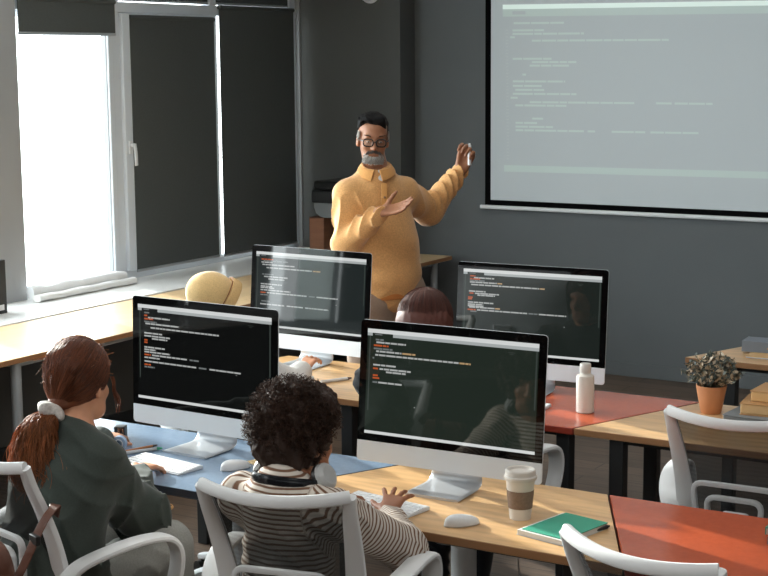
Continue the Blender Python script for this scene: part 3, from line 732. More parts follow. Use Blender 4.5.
# printer on its supports, at the far end of the wall desk
t = thing('wooden_box', 'narrow brown wooden box standing on the wall desk under the printer', 'box', (-5.88, 8.72, .74))
mb = MB(); mb.bb((-.06 + .13, -.13, 0), (.06 + .13, .17, .28)); mb.build('case', mat('box_brown', (132, 92, 70), .6, noise=(6, .12, (1, 1, 6))), t, bevel=.003)
mb = MB(); mb.bb((-.052 + .13, -.132, .01), (.052 + .13, -.1305, .27)); mb.build('front_panel', mat('box_front', (150, 104, 78), .6, noise=(6, .12, (1, 1, 6))), t)
t = thing('support_block', 'grey block behind the standing man supporting the printer', 'block', (-5.50, 8.75, .74))
mb = MB(); mb.bb((-.06, -.14, 0), (.06, .15, .28)); mb.build('block', mat('block_grey', (120, 124, 126), .5), t, bevel=.004); mb = MB(); mb.bb((-.05, -.142, .02), (.05, -.1402, .05)); mb.build('label_strip', M['steel'], t)
t = thing('printer', 'black and grey printer behind the standing man, left of his shoulder', 'printer', (-5.57, 8.75, 1.02))
mb = MB()
mb = MB()
prof = [(-.2, .0 + .07), (-.185, .03), (-.15, .006), (-.12, 0), (.2, 0), (.2, .1), (-.2, .1)]
mb.add([(x, -.16, z) for x, z in prof] + [(x, .18, z) for x, z in prof], [tuple(range(7)), tuple(13 - i for i in range(7))] + [(i, i + 7, (i + 1) % 7 + 7, (i + 1) % 7) for i in range(7)])
mb.build('tray', mat('printer_grey', (128, 134, 138), .45), t, bevel=.004)
mb = MB(); mb.bb((-.215, -.17, .1), (.215, .19, .185)); mb.build('body', mat('printer_black', (34, 35, 36), .35), t, bevel=.01)
mb = MB(); mb.bb((-.205, -.165, .187), (.21, .185, .25)); mb.build('scanner_lid', mat('printer_lid', (28, 29, 30), .3), t, bevel=.022)

# brown shoulder bag hanging on the girl's chair
t = thing('shoulder_bag', "brown leather shoulder bag hung on the back of the girl's chair", 'bag', (-2.945, 2.755, .54), rg(-14))
leather = mat('leather_brown', (92, 54, 38), .5, bump=(40, .3))
mb = MB()
def bag(u, v):
    a = 2 * PI * u; b = PI * v - PI / 2; c = max(0.0, math.cos(b)) ** .35
    return (math.copysign(abs(math.cos(a)) ** .5, math.cos(a)) * .16 * c, math.copysign(abs(math.sin(a)) ** .6, math.sin(a)) * .045 * c - .01 * math.sin(b), .15 + .16 * math.copysign(abs(math.sin(b)) ** .6, math.sin(b)))
mb.grid(bag, 40, 20); mb.build('pouch', leather, t, ang=180)
mb = MB(); mb.grid(lambda u, v: ((u - .5) * .31, -.052 - .006 * math.sin(v * PI), .305 - .18 * v - .02 * (1 - (2 * u - 1) ** 2) * v), 12, 8); mb.build('flap', leather, t, solid=.006)
bl = Vector((-2.945, 2.755, .54)); bm_ = Matrix.Rotation(rg(14), 3, 'Z')
P = spath([tuple(bm_ @ (Vector(p) - bl)) for p in ((-2.868, 2.972, .85), (-2.845, 2.955, .885), (-2.828, 2.925, .885), (-2.828, 2.895, .865), (-2.832, 2.868, .83), (-2.838, 2.845, .79), (-2.85, 2.82, .74), (-2.865, 2.79, .69))], 8)
mb = MB(); mb.sweep(P, .0155, .0025, (1, .25, 0), seg=8, power=4); s1 = mb.build('strap', leather, t)
mb = MB(); mb.box(tuple(bm_ @ (Vector((-2.8325, 2.858, .818)) - bl)), (.044, .014, .026), rz=-.1); mb.build('buckle', M['black'], s1, bevel=.003)

# cables under the tables
def cable(label, pts, col=(205, 207, 208), r=.0032):
    c = Vector(pts[0]); mb = MB(); mb.sweep([p - c for p in spath(pts, 10)], r, r, seg=6)
    tag(mb.build('power_cable', mat('cable_sheath', col, .5), loc=c), label, 'cable', 'cables under the tables')
cable('thin pale cable hanging below the front wooden table', [(-2.0, 4.12, .70), (-2.01, 4.1, .55), (-1.96, 4.06, .35), (-1.9, 3.98, .12), (-1.85, 3.9, .01)])
cable('thin pale cable looping below the blue table', [(-3.0, 4.1, .70), (-2.98, 4.02, .62), (-2.93, 4.0, .5), (-2.93, 4.0, .3), (-2.97, 4.02, .05)])
mb = MB()
# ================================================================ people: smooth distance-field bodies, meshed
def V3(p): return np.array(p, dtype=np.float64)
def nrm(v): v = V3(v); return v / np.linalg.norm(v)
class Field:
    def __init__(s): s.pr = []; s.post = []
    def cap(s, a, b, ra, rb=None, k=.02, n=None, q=1.0, op='add'):
        """tapered capsule a-b; flattened by q along n"""
        a, b = V3(a), V3(b); rb = ra if rb is None else rb
        n_ = nrm(n) if n is not None else None
        ba = b - a; L2 = max(ba @ ba, 1e-9)
        def f(X, Y, Z):
            x, y, z = X - a[0], Y - a[1], Z - a[2]
            t = np.clip((x * ba[0] + y * ba[1] + z * ba[2]) / L2, 0, 1)
            x = x - t * ba[0]; y = y - t * ba[1]; z = z - t * ba[2]
            if n_ is not None:
                e = (x * n_[0] + y * n_[1] + z * n_[2]) * (1 / q - 1)
                x = x + n_[0] * e; y = y + n_[1] * e; z = z + n_[2] * e
            return np.sqrt(x * x + y * y + z * z) - (ra + (rb - ra) * t)
        r = max(ra, rb); s.pr.append((f, np.minimum(a, b) - r, np.maximum(a, b) + r, k, op)); return s
    def ell(s, c, r, k=.02, R=None, op='add'):
        c, r = V3(c), V3(r); R = np.eye(3) if R is None else np.array(R)      # columns = ellipsoid axes
        def f(X, Y, Z):
            x, y, z = X - c[0], Y - c[1], Z - c[2]
            p = [(x * R[0, i] + y * R[1, i] + z * R[2, i]) for i in range(3)]
            k0 = np.sqrt(sum((p[i] / r[i]) ** 2 for i in range(3))); k1 = np.sqrt(sum((p[i] / r[i] ** 2) ** 2 for i in range(3)))
            return k0 * (k0 - 1) / np.maximum(k1, 1e-6)
        m = r.max(); s.pr.append((f, c - m, c + m, k, op)); return s
    def plane(s, p, n, lo=None, hi=None, k=.004):
        """remove what lies on the +n side"""
        p, n = V3(p), nrm(n)
        f = lambda X, Y, Z: -((X - p[0]) * n[0] + (Y - p[1]) * n[1] + (Z - p[2]) * n[2])
        s.pr.append((f, None if lo is None else V3(lo), None if hi is None else V3(hi), k, 'sub')); return s
    def bump(s, fn): s.post.append(fn); return s
    def mesh(s, name, h, mat_, parent, smooth=True, attr=None, orig=(0, 0, 0)):
        adds = [p for p in s.pr if p[4] == 'add']
        lo = np.min([p[1] for p in adds], 0) - .03; hi = np.max([p[2] for p in adds], 0) + .03
        N = np.ceil((hi - lo) / h).astype(int) + 1
        F = np.full(N, .15, dtype=np.float32)
        ax = [lo[i] + h * np.arange(N[i]) for i in range(3)]
        for f, a, b, k, op in s.pr:
            m = k + .03
            i0 = [0, 0, 0] if a is None else [int(max(0, (a[i] - m - lo[i]) // h)) for i in range(3)]
            i1 = list(N) if b is None else [int(min(N[i], (b[i] + m - lo[i]) // h + 2)) for i in range(3)]
            if any(i1[i] <= i0[i] for i in range(3)): continue
            sl = tuple(slice(i0[i], i1[i]) for i in range(3))
            X = ax[0][sl[0]][:, None, None]; Y = ax[1][sl[1]][None, :, None]; Z = ax[2][sl[2]][None, None, :]
            d = f(X, Y, Z); o = F[sl]
            if op == 'add':
                hh = np.clip(.5 + .5 * (o - d) / k, 0, 1); F[sl] = o + (d - o) * hh - k * hh * (1 - hh)
            else:
                hh = np.clip(.5 - .5 * (o + d) / k, 0, 1); F[sl] = o + (-d - o) * hh + k * hh * (1 - hh)
        if s.post:
            near = np.argwhere(np.abs(F) < .05)
            P = lo + near * h
            v = sum(fn(P) for fn in s.post)
            F[tuple(near.T)] += v.astype(np.float32)
        # surface nets
        S = F < 0
        nx, ny, nz = N
        c = sum(S[i:nx - 1 + i, j:ny - 1 + j, k_:nz - 1 + k_].astype(np.int8) for i in (0, 1) for j in (0, 1) for k_ in (0, 1))
        act = np.argwhere((c > 0) & (c < 8))
        idx = np.full((nx - 1, ny - 1, nz - 1), -1, dtype=np.int32); idx[tuple(act.T)] = np.arange(len(act))
        acc = np.zeros((len(act), 3)); cnt = np.zeros(len(act))
        cor = [(i, j, k_) for i in (0, 1) for j in (0, 1) for k_ in (0, 1)]
        val = {q: F[act[:, 0] + q[0], act[:, 1] + q[1], act[:, 2] + q[2]].astype(np.float64) for q in cor}
        for q in cor:
            for d in range(3):
                if q[d] == 0:
                    w = list(q); w[d] = 1; w = tuple(w)
                    a_, b_ = val[q], val[w]; cr = (a_ < 0) != (b_ < 0)
                    t = np.where(cr, a_ / np.where(cr, a_ - b_, 1), 0)
                    pt = np.tile(np.array(q, float), (len(act), 1)); pt[:, d] += t
                    acc[cr] += pt[cr]; cnt[cr] += 1
        vs = lo + (act + acc / cnt[:, None]) * h
        quads = []
        for d in range(3):
            e, g = [(1, 2), (2, 0), (0, 1)][d]
            sl0 = [slice(None)] * 3; sl1 = [slice(None)] * 3; sl0[d] = slice(0, -1); sl1[d] = slice(1, None)
            A, B = S[tuple(sl0)], S[tuple(sl1)]
            ed = np.argwhere(A != B)
            ed = ed[(ed[:, e] > 0) & (ed[:, g] > 0) & (ed[:, e] < N[e] - 1) & (ed[:, g] < N[g] - 1)]
            ins = A[tuple(ed.T)]
            def at(de, dg):
                q = ed.copy(); q[:, e] += de; q[:, g] += dg; return idx[tuple(q.T)]
            q4 = np.stack([at(-1, -1), at(0, -1), at(0, 0), at(-1, 0)], 1)
            q4[~ins] = q4[~ins][:, ::-1]
            quads.append(q4)
        Q = np.concatenate(quads); Q = Q[(Q >= 0).all(1)]
        me = bpy.data.meshes.new(name)
        vo = vs - V3(orig)
        me.vertices.add(len(vs)); me.vertices.foreach_set('co', vo.astype(np.float32).ravel())
        me.loops.add(len(Q) * 4); me.loops.foreach_set('vertex_index', Q.astype(np.int32).ravel())
        me.polygons.add(len(Q)); me.polygons.foreach_set('loop_start', np.arange(0, len(Q) * 4, 4, dtype=np.int32))
        me.update(calc_edges=True); me.validate()
        me.polygons.foreach_set('use_smooth', [True] * len(me.polygons))
        for m_ in (mat_ if isinstance(mat_, list) else [mat_]): me.materials.append(m_)
        if attr:
            at_ = me.attributes.new('band', 'FLOAT', 'POINT'); at_.data.foreach_set('value', attr(vs).astype(np.float32))
        o = bpy.data.objects.new(name, me); C.objects.link(o); o.parent = parent
        if smooth:
            md = o.modifiers.new('sm', 'SMOOTH'); md.factor = .5; md.iterations = 2
        return o

def wrinkle(amp, a, fr, seed, mask=None):
    """cloth folds: a warped sine running along direction a"""
    r = np.random.default_rng(seed); a = nrm(a); w = r.normal(size=(3, 3)) * 9; ph = r.uniform(0, 6, 3)
    def fn(P):
        s_ = P @ a * fr + sum(np.sin(P @ w[i] + ph[i]) for i in range(3)) * 1.5
        g = .55 + .45 * np.sin(P @ w[0] * .7 + ph[1])
        v = amp * (1.3 - 2.0 * np.abs(np.sin(s_)) ** .55) * -g
        return v if mask is None else v * mask(P)
    return fn
def grain(amp, fr, seed):
    r = np.random.default_rng(seed); D = r.normal(size=(7, 3)); D /= np.linalg.norm(D, axis=1)[:, None]; ph = r.uniform(0, 6.28, 7); f = fr * r.uniform(.6, 1.6, 7)
    return lambda P: amp * sum(np.sin(P @ D[i] * f[i] + ph[i]) for i in range(7)) / 2.6

def axes(yaw, pitch=0, roll=0):
    """columns: right, forward, up of a head; yaw 0 faces +Y"""
    m = Matrix.Rotation(yaw, 3, 'Z') @ Matrix.Rotation(pitch, 3, 'X') @ Matrix.Rotation(roll, 3, 'Y')
    return np.array(m)
def add_head(F, c, A, s=1.0, lips=True):
    """c = point between the ears at eye height"""
    c = V3(c); g = lambda x, y, z: c + A @ (V3((x, y, z)) * s)
    F.ell(g(0, -.012, .035), V3((.077, .098, .092)) * s, .03, A)
    F.ell(g(0, .03, -.045), V3((.06, .064, .075)) * s, .03, A)
    F.cap(g(-.026, .055, -.09), g(.026, .055, -.09), .03 * s, k=.025)
    F.ell(g(0, .074, -.098), V3((.022, .016, .017)) * s, .015, A)
    F.cap(g(-.034, .077, .022), g(.034, .077, .022), .014 * s, k=.015)
    for x in (-1, 1):
        F.ell(g(x * .042, .058, -.03), V3((.02, .026, .02)) * s, .02, A)
        F.ell(g(x * .032, .104, .001), V3((.016, .018, .011)) * s, .01, A, 'sub')
        F.ell(g(x * .079, -.008, -.018), V3((.011, .019, .031)) * s, .006, A)
        F.ell(g(x * .087, .0, -.016), V3((.006, .011, .02)) * s, .005, A, 'sub')
    F.cap(g(0, .09, .008), g(0, .112, -.032), .008 * s, .0125 * s, .01)
    for x in (-1, 1): F.ell(g(x * .012, .101, -.036), V3((.008, .01, .007)) * s, .006, A)
    if lips:
        F.cap(g(-.019, .087, -.06), g(.019, .087, -.06), .006 * s, k=.006); F.cap(g(-.015, .087, -.069), g(.015, .087, -.069), .007 * s, k=.006)
    return g
def add_hand(F, w, d, up, side, s=1.0, curl=.35, spread=.07, tcurl=.2, thumb=.75, tup=0.0):
    """w wrist, d towards the fingers, up = back of the hand, side = +1/-1 where the thumb sits (along d x up)"""
    w, d, up = V3(w), nrm(d), V3(up); up = nrm(up - d * (up @ d)); lat = np.cross(d, up)
    def rot(v, ang): return v * math.cos(ang) - up * 0 + 0
    for i in range(4):
        o = (1.5 - i) * side                    # index finger first, nearest the thumb
        b = w + d * .088 * s * (1 - .03 * abs(i - 1)) + lat * o * .0195 * s
        F.cap(w + lat * o * .012 * s + d * .012 * s, b, .0135 * s, .0105 * s, .012, up, .85)
        L = [(.041, .026, .02), (.046, .03, .021), (.042, .027, .021), (.033, .02, .018)][i]
        a = .1; p = b; sp = d + lat * spread * o; sp = nrm(sp)
        for j, l in enumerate(L):
            a += curl * (1.0 if j else .6) * (1 + .08 * i)
            v = sp * math.cos(a) - up * math.sin(a); q = p + v * l * s
            F.cap(p, q, (.0092 - .0009 * j) * s, (.0086 - .0011 * j) * s, .004); p = q
    t0 = w + lat * side * .018 * s + d * .022 * s - up * .004 * s
    v1 = nrm(d * math.cos(thumb) + lat * side * math.sin(thumb) - up * (.25 - tup)); t1 = t0 + v1 * .042 * s
    F.cap(t0, t1, .0145 * s, .0115 * s, .012)
    v2 = nrm(v1 + d * tcurl - up * tcurl * .4 + up * tup * .3); t2 = t1 + v2 * .031 * s; F.cap(t1, t2, .0108 * s, .0098 * s, .005)
    v3 = nrm(v2 + d * tcurl); F.cap(t2, t2 + v3 * .024 * s, .0098 * s, .0078 * s, .004)
def tubes(polys, r0, r1, sides=3):
    """many thin tapered strands as one vertex/face soup; polys: array (n, m, 3)"""
    P = np.asarray(polys); n, m, _ = P.shape
    T = np.gradient(P, axis=1); T /= np.linalg.norm(T, axis=2)[..., None] + 1e-9
    ref = np.tile(np.array([.31, .52, .79]), (n, m, 1)); U = np.cross(T, ref); U /= np.linalg.norm(U, axis=2)[..., None] + 1e-9
    W_ = np.cross(T, U); r = (r0 + (r1 - r0) * np.linspace(0, 1, m))[None, :, None]
    rings = np.stack([P + r * (U * math.cos(2 * PI * k / sides) + W_ * math.sin(2 * PI * k / sides)) for k in range(sides)], 2)
    vs = rings.reshape(-1, 3); ids = np.arange(n * m * sides).reshape(n, m, sides); fs = []
    for k in range(sides):
        k2 = (k + 1) % sides
        fs.append(np.stack([ids[:, :-1, k], ids[:, :-1, k2], ids[:, 1:, k2], ids[:, 1:, k]], -1).reshape(-1, 4))
    return vs, np.concatenate(fs)
def strands(name, polys, r0, r1, mat_, parent, orig=(0, 0, 0), sides=3):
    vs, Q = tubes(polys, r0, r1, sides); vs = vs - V3(orig)
    me = bpy.data.meshes.new(name)
    me.vertices.add(len(vs)); me.vertices.foreach_set('co', vs.astype(np.float32).ravel())
    me.loops.add(len(Q) * 4); me.loops.foreach_set('vertex_index', Q.astype(np.int32).ravel())
    me.polygons.add(len(Q)); me.polygons.foreach_set('loop_start', np.arange(0, len(Q) * 4, 4, dtype=np.int32))
    me.update(calc_edges=True); me.polygons.foreach_set('use_smooth', [True] * len(Q)); me.materials.append(mat_)
    o = bpy.data.objects.new(name, me); C.objects.link(o); o.parent = parent
    return o

def skin_mat(name, rgb):
    m = mat(name, rgb, .5, noise=(25, .06, (1, 1, 1))); b = m.node_tree.nodes['Principled BSDF']
    b.inputs['Subsurface Weight'].default_value = .08; b.inputs['Subsurface Radius'].default_value = (.012, .005, .003); return m
def hair_mat(name, rgb, var=.35, rough=.42, trans=.25):
    m = mat(name, rgb, rough); nt = m.node_tree; b = nt.nodes['Principled BSDF']; out = nt.nodes['Material Output']
    g = nt.nodes.new('ShaderNodeNewGeometry'); r = nt.nodes.new('ShaderNodeValToRGB'); c = [lin(v) for v in rgb]
    r.color_ramp.elements[0].color = (*[v * (1 - var) for v in c], 1); r.color_ramp.elements[1].color = (*[min(1, v * (1 + var)) for v in c], 1)
    nt.links.new(g.outputs['Random Per Island'], r.inputs['Fac']); nt.links.new(r.outputs['Color'], b.inputs['Base Color'])
    t = nt.nodes.new('ShaderNodeBsdfTranslucent'); nt.links.new(r.outputs['Color'], t.inputs['Color'])
    mx = nt.nodes.new('ShaderNodeMixShader'); mx.inputs[0].default_value = trans
    nt.links.new(b.outputs[0], mx.inputs[1]); nt.links.new(t.outputs[0], mx.inputs[2]); nt.links.new(mx.outputs[0], out.inputs[0])
    return m
def cloth(name, rgb, sc=260, sheen=.15, amt=.1): return mat(name, rgb, .85, spec=.2, noise=(sc, amt, (1, 1, 1)), sheen=sheen)
def banded(name, c0, c1, freq, duty=.1):
    """knitted stripes along the stored 'band' distance"""
    m = mat(name, c0, .88, spec=.2); nt = m.node_tree; b = nt.nodes['Principled BSDF']
    a = nt.nodes.new('ShaderNodeAttribute'); a.attribute_name = 'band'
    mu = nt.nodes.new('ShaderNodeMath'); mu.operation = 'MULTIPLY'; mu.inputs[1].default_value = freq
    sn = nt.nodes.new('ShaderNodeMath'); sn.operation = 'SINE'
    rp = nt.nodes.new('ShaderNodeValToRGB'); rp.color_ramp.elements[0].position = .36 - duty; rp.color_ramp.elements[1].position = .36 + duty
    rp.color_ramp.elements[0].color = (*[lin(v) for v in c1], 1); rp.color_ramp.elements[1].color = (*[lin(v) for v in c0], 1)
    ad = nt.nodes.new('ShaderNodeMath'); ad.operation = 'MULTIPLY_ADD'; ad.inputs[1].default_value = .5; ad.inputs[2].default_value = .5
    nt.links.new(a.outputs['Fac'], mu.inputs[0]); nt.links.new(mu.outputs[0], sn.inputs[0]); nt.links.new(sn.outputs[0], ad.inputs[0]); nt.links.new(ad.outputs[0], rp.inputs['Fac'])
    nt.links.new(rp.outputs['Color'], b.inputs['Base Color'])
    return m

def seated_skin(J, h, skin, parent, orig, hs=1.0, handR=None, handL=None):
    """one continuous body: head, neck, trunk, arms with hands, legs with feet"""
    F = Field(); s = J['s']
    add_head(F, J['head'], J['A'], J['hs'])
    F.cap(V3(J['head']) + J['A'] @ V3((0, -.02, -.05)) * J['hs'], J['neck'], .05 * s, .055 * s, .03)
    F.cap(J['neck'], J['chest'], .07 * s, .11 * s, .05, J['fwd'], .75); F.cap(J['chest'], J['pelvis'], .115 * s, .12 * s, .06, J['fwd'], .75)
    for q in 'RL':
        F.cap(J['neck'], J['sh' + q], .05 * s, .05 * s, .04)
        F.cap(J['sh' + q], J['el' + q], .046 * s, .037 * s, .03); F.cap(J['el' + q], J['wr' + q], .038 * s, .024 * s, .02)
        F.cap(J['hip' + q], J['kn' + q], .075 * s, .052 * s, .05); F.cap(J['kn' + q], J['an' + q], .05 * s, .032 * s, .03)
        F.cap(J['an' + q], V3(J['an' + q]) + V3(J['fwd']) * .14 * s - V3((0, 0, .03)) * s, .035 * s, .026 * s, .02)
    for q, hnd in (('R', handR), ('L', handL)):
        if hnd: add_hand(F, J['wr' + q], hnd['d'], hnd['up'], hnd.get('side', 1 if q == 'L' else -1), hs, hnd.get('curl', .35), hnd.get('spread', .07), thumb=hnd.get('thumb', .75))
    return F.mesh('body', h, skin, parent, orig=orig)
def trousers(J, parent, orig, m, r=.085, seed=1):
    F = Field(); s = J['s']
    F.cap(V3(J['hipR']), V3(J['hipL']), .115 * s, k=.05)
    for q in 'RL':
        F.cap(J['hip' + q], J['kn' + q], (r + .012) * s, r * .85 * s, .05); F.cap(J['kn' + q], J['an' + q], r * .85 * s, r * .72 * s, .03)
        F.plane(V3(J['an' + q]) + V3((0, 0, -.005)), (0, 0, -1), V3(J['an' + q]) - .12, V3(J['an' + q]) + V3((.12, .12, .0)))
    F.bump(wrinkle(.006, (0, .3, 1), 60, seed)).bump(grain(.003, 50, seed))
    return F.mesh('trousers', .008, m, parent, orig=orig)
def shoes(J, parent, orig, m):
    for q in 'RL':
        a = V3(J['an' + q]); f = V3(J['fwd']); F = Field()
        F.cap(a + (0, 0, -.03), a + f * .13 + (0, 0, -.05), .045, .036, .03); F.plane(a * (1, 1, 0) + (0, 0, .004), (0, 0, -1), a - .2, a + .3)
        F.mesh('shoe', .007, m, parent, orig=orig)

def legs_for(J, px, py, fx, s, knee_dy=.42, spread=.1, kz=.5, ank_dy=.38, pz=.53):
    """seated legs from a pelvis at (px,py), facing fx"""
    f = nrm(fx); l = np.array([-f[1], f[0], 0])
    J['fwd'] = f; J['pelvis'] = V3((px, py, pz + .05))
    for q, k in (('R', -1), ('L', 1)):
        J['hip' + q] = V3((px, py, pz)) + l * k * .085 * s
        J['kn' + q] = V3((px, py, kz)) + f * knee_dy * s + l * k * spread * s
        J['an' + q] = V3((px, py, .085)) + f * ank_dy * s + l * k * spread * s
    return J

# ---------------------------------------------------------------- ponytailed girl
orig = (-3.08, 3.08, 0)
girl = thing('person', 'person with red-brown ponytail and dark grey-green shirt typing at the blue table', 'person', orig)
A = axes(rg(6), rg(-10))
J = dict(s=.92, hs=.93, A=A, head=(-3.03, 3.27, 1.152), neck=(-3.005, 3.20, 1.01), chest=(-3.01, 3.15, .86),
         shR=(-2.895, 3.19, .945), elR=(-2.90, 3.36, .75), wrR=(-3.17, 3.66, .775), shL=(-3.16, 3.22, .955), elL=(-3.38, 3.50, .78), wrL=(-3.52, 3.90, .775))
legs_for(J, -3.07, 3.10, (.25, 1, 0), .9, knee_dy=.48, spread=.12)
J['knR'] = V3((-2.925, 3.52, .595)); J['anR'] = V3((-2.88, 3.56, .09)); J['knL'] = V3((-3.12, 3.54, .59)); J['hipR'][2] = .56; J['hipL'][2] = .56
sk = skin_mat('skin_fair', (206, 150, 118))
seated_skin(J, .005, sk, girl, orig, .85, dict(d=(.05, 1, -.08), up=(0, .1, 1), curl=.34), dict(d=(-.12, 1, .02), up=(.1, 0, 1), curl=.55))
shirt = cloth('shirt_grey_green', (60, 68, 64), 200)
F = Field()
F.cap((-3.0, 3.18, .985), (-3.0, 3.13, .84), .10, .15, .06, (0, 1, 0), .72); F.cap((-3.0, 3.13, .84), (-3.0, 3.08, .56), .155, .19, .06, (0, 1, 0), .78)
F.cap((-3.005, 3.195, 1.0), (-3.005, 3.2, 1.028), .062, .056, .03)
for q in 'RL':
    F.cap((-3.005, 3.18, .975), J['sh' + q], .058, .058, .06)
    F.cap(J['sh' + q], J['el' + q], .058, .076, .07)
    w_ = V3(J['el' + q]) + (V3(J['wr' + q]) - V3(J['el' + q])) * (.72 if q == 'R' else .93); F.cap(J['el' + q], w_, .074, .055, .035)
F.ell((-3.005, 3.215, 1.075), (.052, .05, .06), .012, op='sub')
F.plane((0, 0, .475), (0, 0, -1), (-3.5, 2.8, .2), (-2.6, 3.5, .6))
F.bump(wrinkle(.015, (.95, .2, .15), 32, 4)).bump(wrinkle(.009, (.3, .5, 1), 38, 9)).bump(grain(.002, 60, 2))
F.mesh('shirt', .006, shirt, girl, orig=orig)
trousers(J, girl, orig, cloth('trousers_grey', (152, 154, 150), 220), .092, 3)
shoes(J, girl, orig, M['white_plastic'])
# hair: cap drawn back to the tie, tail falling from it
hm = hair_mat('hair_auburn', (124, 70, 44), .5, .45, .3)
F = Field(); c = V3(J['head']); g = lambda x, y, z: c + A @ V3((x, y, z))
F.ell(g(0, -.02, .032), (.085, .1, .097), .03, A); F.ell(g(0, -.045, -.03), (.055, .045, .055), .03, A)
tie = V3((-3.02, 3.135, 1.092))
F.cap(g(-.0, -.07, -.03), tie, .042, .018, .03)
F.plane(g(0, .068, .03), A @ V3((0, 1, -.55)))
F.bump(wrinkle(.0025, A @ V3((1, .2, .3)), 160, 5))
F.mesh('hair', .005, hm, girl, orig=orig)
r = np.random.default_rng(4); PL = []
for i in range(5200):
    th = r.uniform(0, 2 * PI); ph = math.acos(r.uniform(-.8, 1))
    p = V3((math.sin(ph) * math.cos(th), math.sin(ph) * math.sin(th), math.cos(ph)))
    if p[1] > .72 or (p[2] < -.25 and p[1] > .25): continue
    e = (A.T @ (tie - c) - V3((0, -.02, .032))) / V3((.0845, .1, .0975)); e = e / np.linalg.norm(e); u = np.linspace(0, 1, 9)[:, None]
    d = p * (1 - u) + e * u; d /= np.linalg.norm(d, axis=1)[:, None]
    R_ = V3((.088, .104, .1005)) * (1 + r.normal(0, .018) * np.sin(u * PI) + (.10 * u ** 3))
    pp = c + (A @ (d * R_ + V3((0, -.02, .032))).T).T; PL.append(pp + (tie - pp[-1]) * u ** 3 * .9)
strands('hair_strands', PL, .0011, .0008, hm, girl, orig)
tail_pts = [tie, tie + V3((-.008, -.035, -.02)), tie + V3((-.018, -.05, -.08)), tie + V3((-.01, -.055, -.145)), tie + V3((.008, -.06, -.2)), tie + V3((.02, -.06, -.232))]
tp = np.array([list(p) for p in spath([tuple(p) for p in tail_pts], 5)])
PL = []
for i in range(1900):
    a = r.uniform(0, 2 * PI); q = math.sqrt(r.uniform(0, 1)); m_ = len(tp); n_ = r.integers(int(m_ * .72), m_ + 1)
    u = np.linspace(0, 1, m_)[:, None]; rad = .017 + .068 * np.sin(np.clip(u * 1.25, 0, 1) * PI / 2) - .028 * np.clip((u - .75) * 4, 0, 1)
    ph = r.uniform(0, 6); wv = .007 * np.concatenate([np.sin(u * 17 + ph), np.cos(u * 15 + ph * 2), .0 * u], 1)
    off = np.concatenate([np.cos(a + .25 * np.sin(u * 9 + ph)) * rad * q * 1.05, np.sin(a + .25 * np.sin(u * 9 + ph)) * rad * q * .8, 0 * u], 1)
    P_ = tp + off + wv + (r.normal(0, .006, 3) * (u if r.random() < .9 else u * 5))
    k = np.linspace(0, n_ - 1, 16); P_ = np.stack([np.interp(k, np.arange(m_), P_[:, d]) for d in range(3)], 1); PL.append(P_)
strands('ponytail', PL, .0013, .0008, hair_mat('hair_tail', (166, 104, 64), .5, .4, .45), girl, orig)
fl = []
fly = []
for i in range(150):          # flyaway hairs standing off the head
    if i < 150:
        d = r.normal(size=3); d /= np.linalg.norm(d)
        if d[2] < -.2: d[2] *= -1
        p = c + A @ (d * V3((.086, .1, .098)) + V3((0, -.02, .032)))
    else:
        k = r.integers(4, len(tp)); d = r.normal(size=3); d[2] *= .3; d /= np.linalg.norm(d); p = tp[k] + d * .062
    dn = A @ d if i < 150 else d
    e = dn * r.uniform(.008, .026) + r.normal(0, .012, 3) + V3((-.006, 0, -.012)); u = np.linspace(0, 1, 8)[:, None]
    fly.append(p + e * u + np.cross(dn, (0, 0, 1)) * .006 * np.sin(u * 5 + i))
hl = hair_mat('hair_light', (190, 130, 84), .3, .4, .5)
strands('flyaway_hair', fly[:150], .0006, .0005, hl, girl, orig)
for i in range(46):          # loose locks: by the cheek and at the nape
    s0 = g(.08 + r.normal(0, .002), .045 + r.normal(0, .004), .02) if i < 30 else g(-.075, -.03 + r.normal(0, .02), .02 + r.normal(0, .03))
    e0 = s0 + ((A @ V3((.016, .02, -.10)) + r.normal(0, .004, 3)) if i < 30 else V3((-.035, -.02, -.05)) + r.normal(0, .02, 3))
    u = np.linspace(0, 1, 10)[:, None]; fl.append(s0 + (e0 - s0) * u + np.concatenate([.007 * np.sin(u * 8 + i * .1), .006 * np.sin(u * 10 + 1), .008 * np.sin(u * PI)], 1) * u)
strands('loose_locks', fl[:14], .001, .0007, hm, girl, orig)
F = Field()
for i in range(9):
    a = 2 * PI * i / 9; ax_ = nrm(tail_pts[1] - tie + V3((.0, 0, -.01))); u1 = nrm(np.cross(ax_, (0, 0, 1))); u2 = np.cross(ax_, u1)
    F.ell(tie + ax_ * .004 + (u1 * math.cos(a) + u2 * math.sin(a)) * .022, (.021, .021, .02), .006)
F.bump(grain(.004, 150, 8))
F.mesh('scrunchie', .003, cloth('scrunchie_white', (196, 192, 188), 120, amt=.25), girl, orig=orig)

# ---------------------------------------------------------------- boy with the afro
orig = (-2.26, 3.12, 0)
boy = thing('person', 'boy with dark curly afro and brown-striped sweater typing at the front wooden table', 'person', orig)
A = axes(rg(-14), rg(-8))
J = dict(s=.84, hs=.9, A=A, head=(-2.268, 3.30, 1.07), neck=(-2.262, 3.215, .955), chest=(-2.26, 3.215, .80),
         shR=(-2.115, 3.22, .905), elR=(-2.045, 3.46, .752), wrR=(-2.205, 3.64, .775), shL=(-2.41, 3.22, .905), elL=(-2.46, 3.42, .745), wrL=(-2.42, 3.68, .775))
legs_for(J, -2.26, 3.19, (0, 1, 0), .82, knee_dy=.40, spread=.12)
sk2 = skin_mat('skin_brown', (150, 98, 70))
seated_skin(J, .0045, sk2, boy, orig, .86, dict(d=(-.25, 1, .42), up=(.15, -.3, 1), curl=.16, spread=.26, thumb=.85), dict(d=(.05, 1, -.05), up=(0, 0, 1), curl=.35))
bones = []
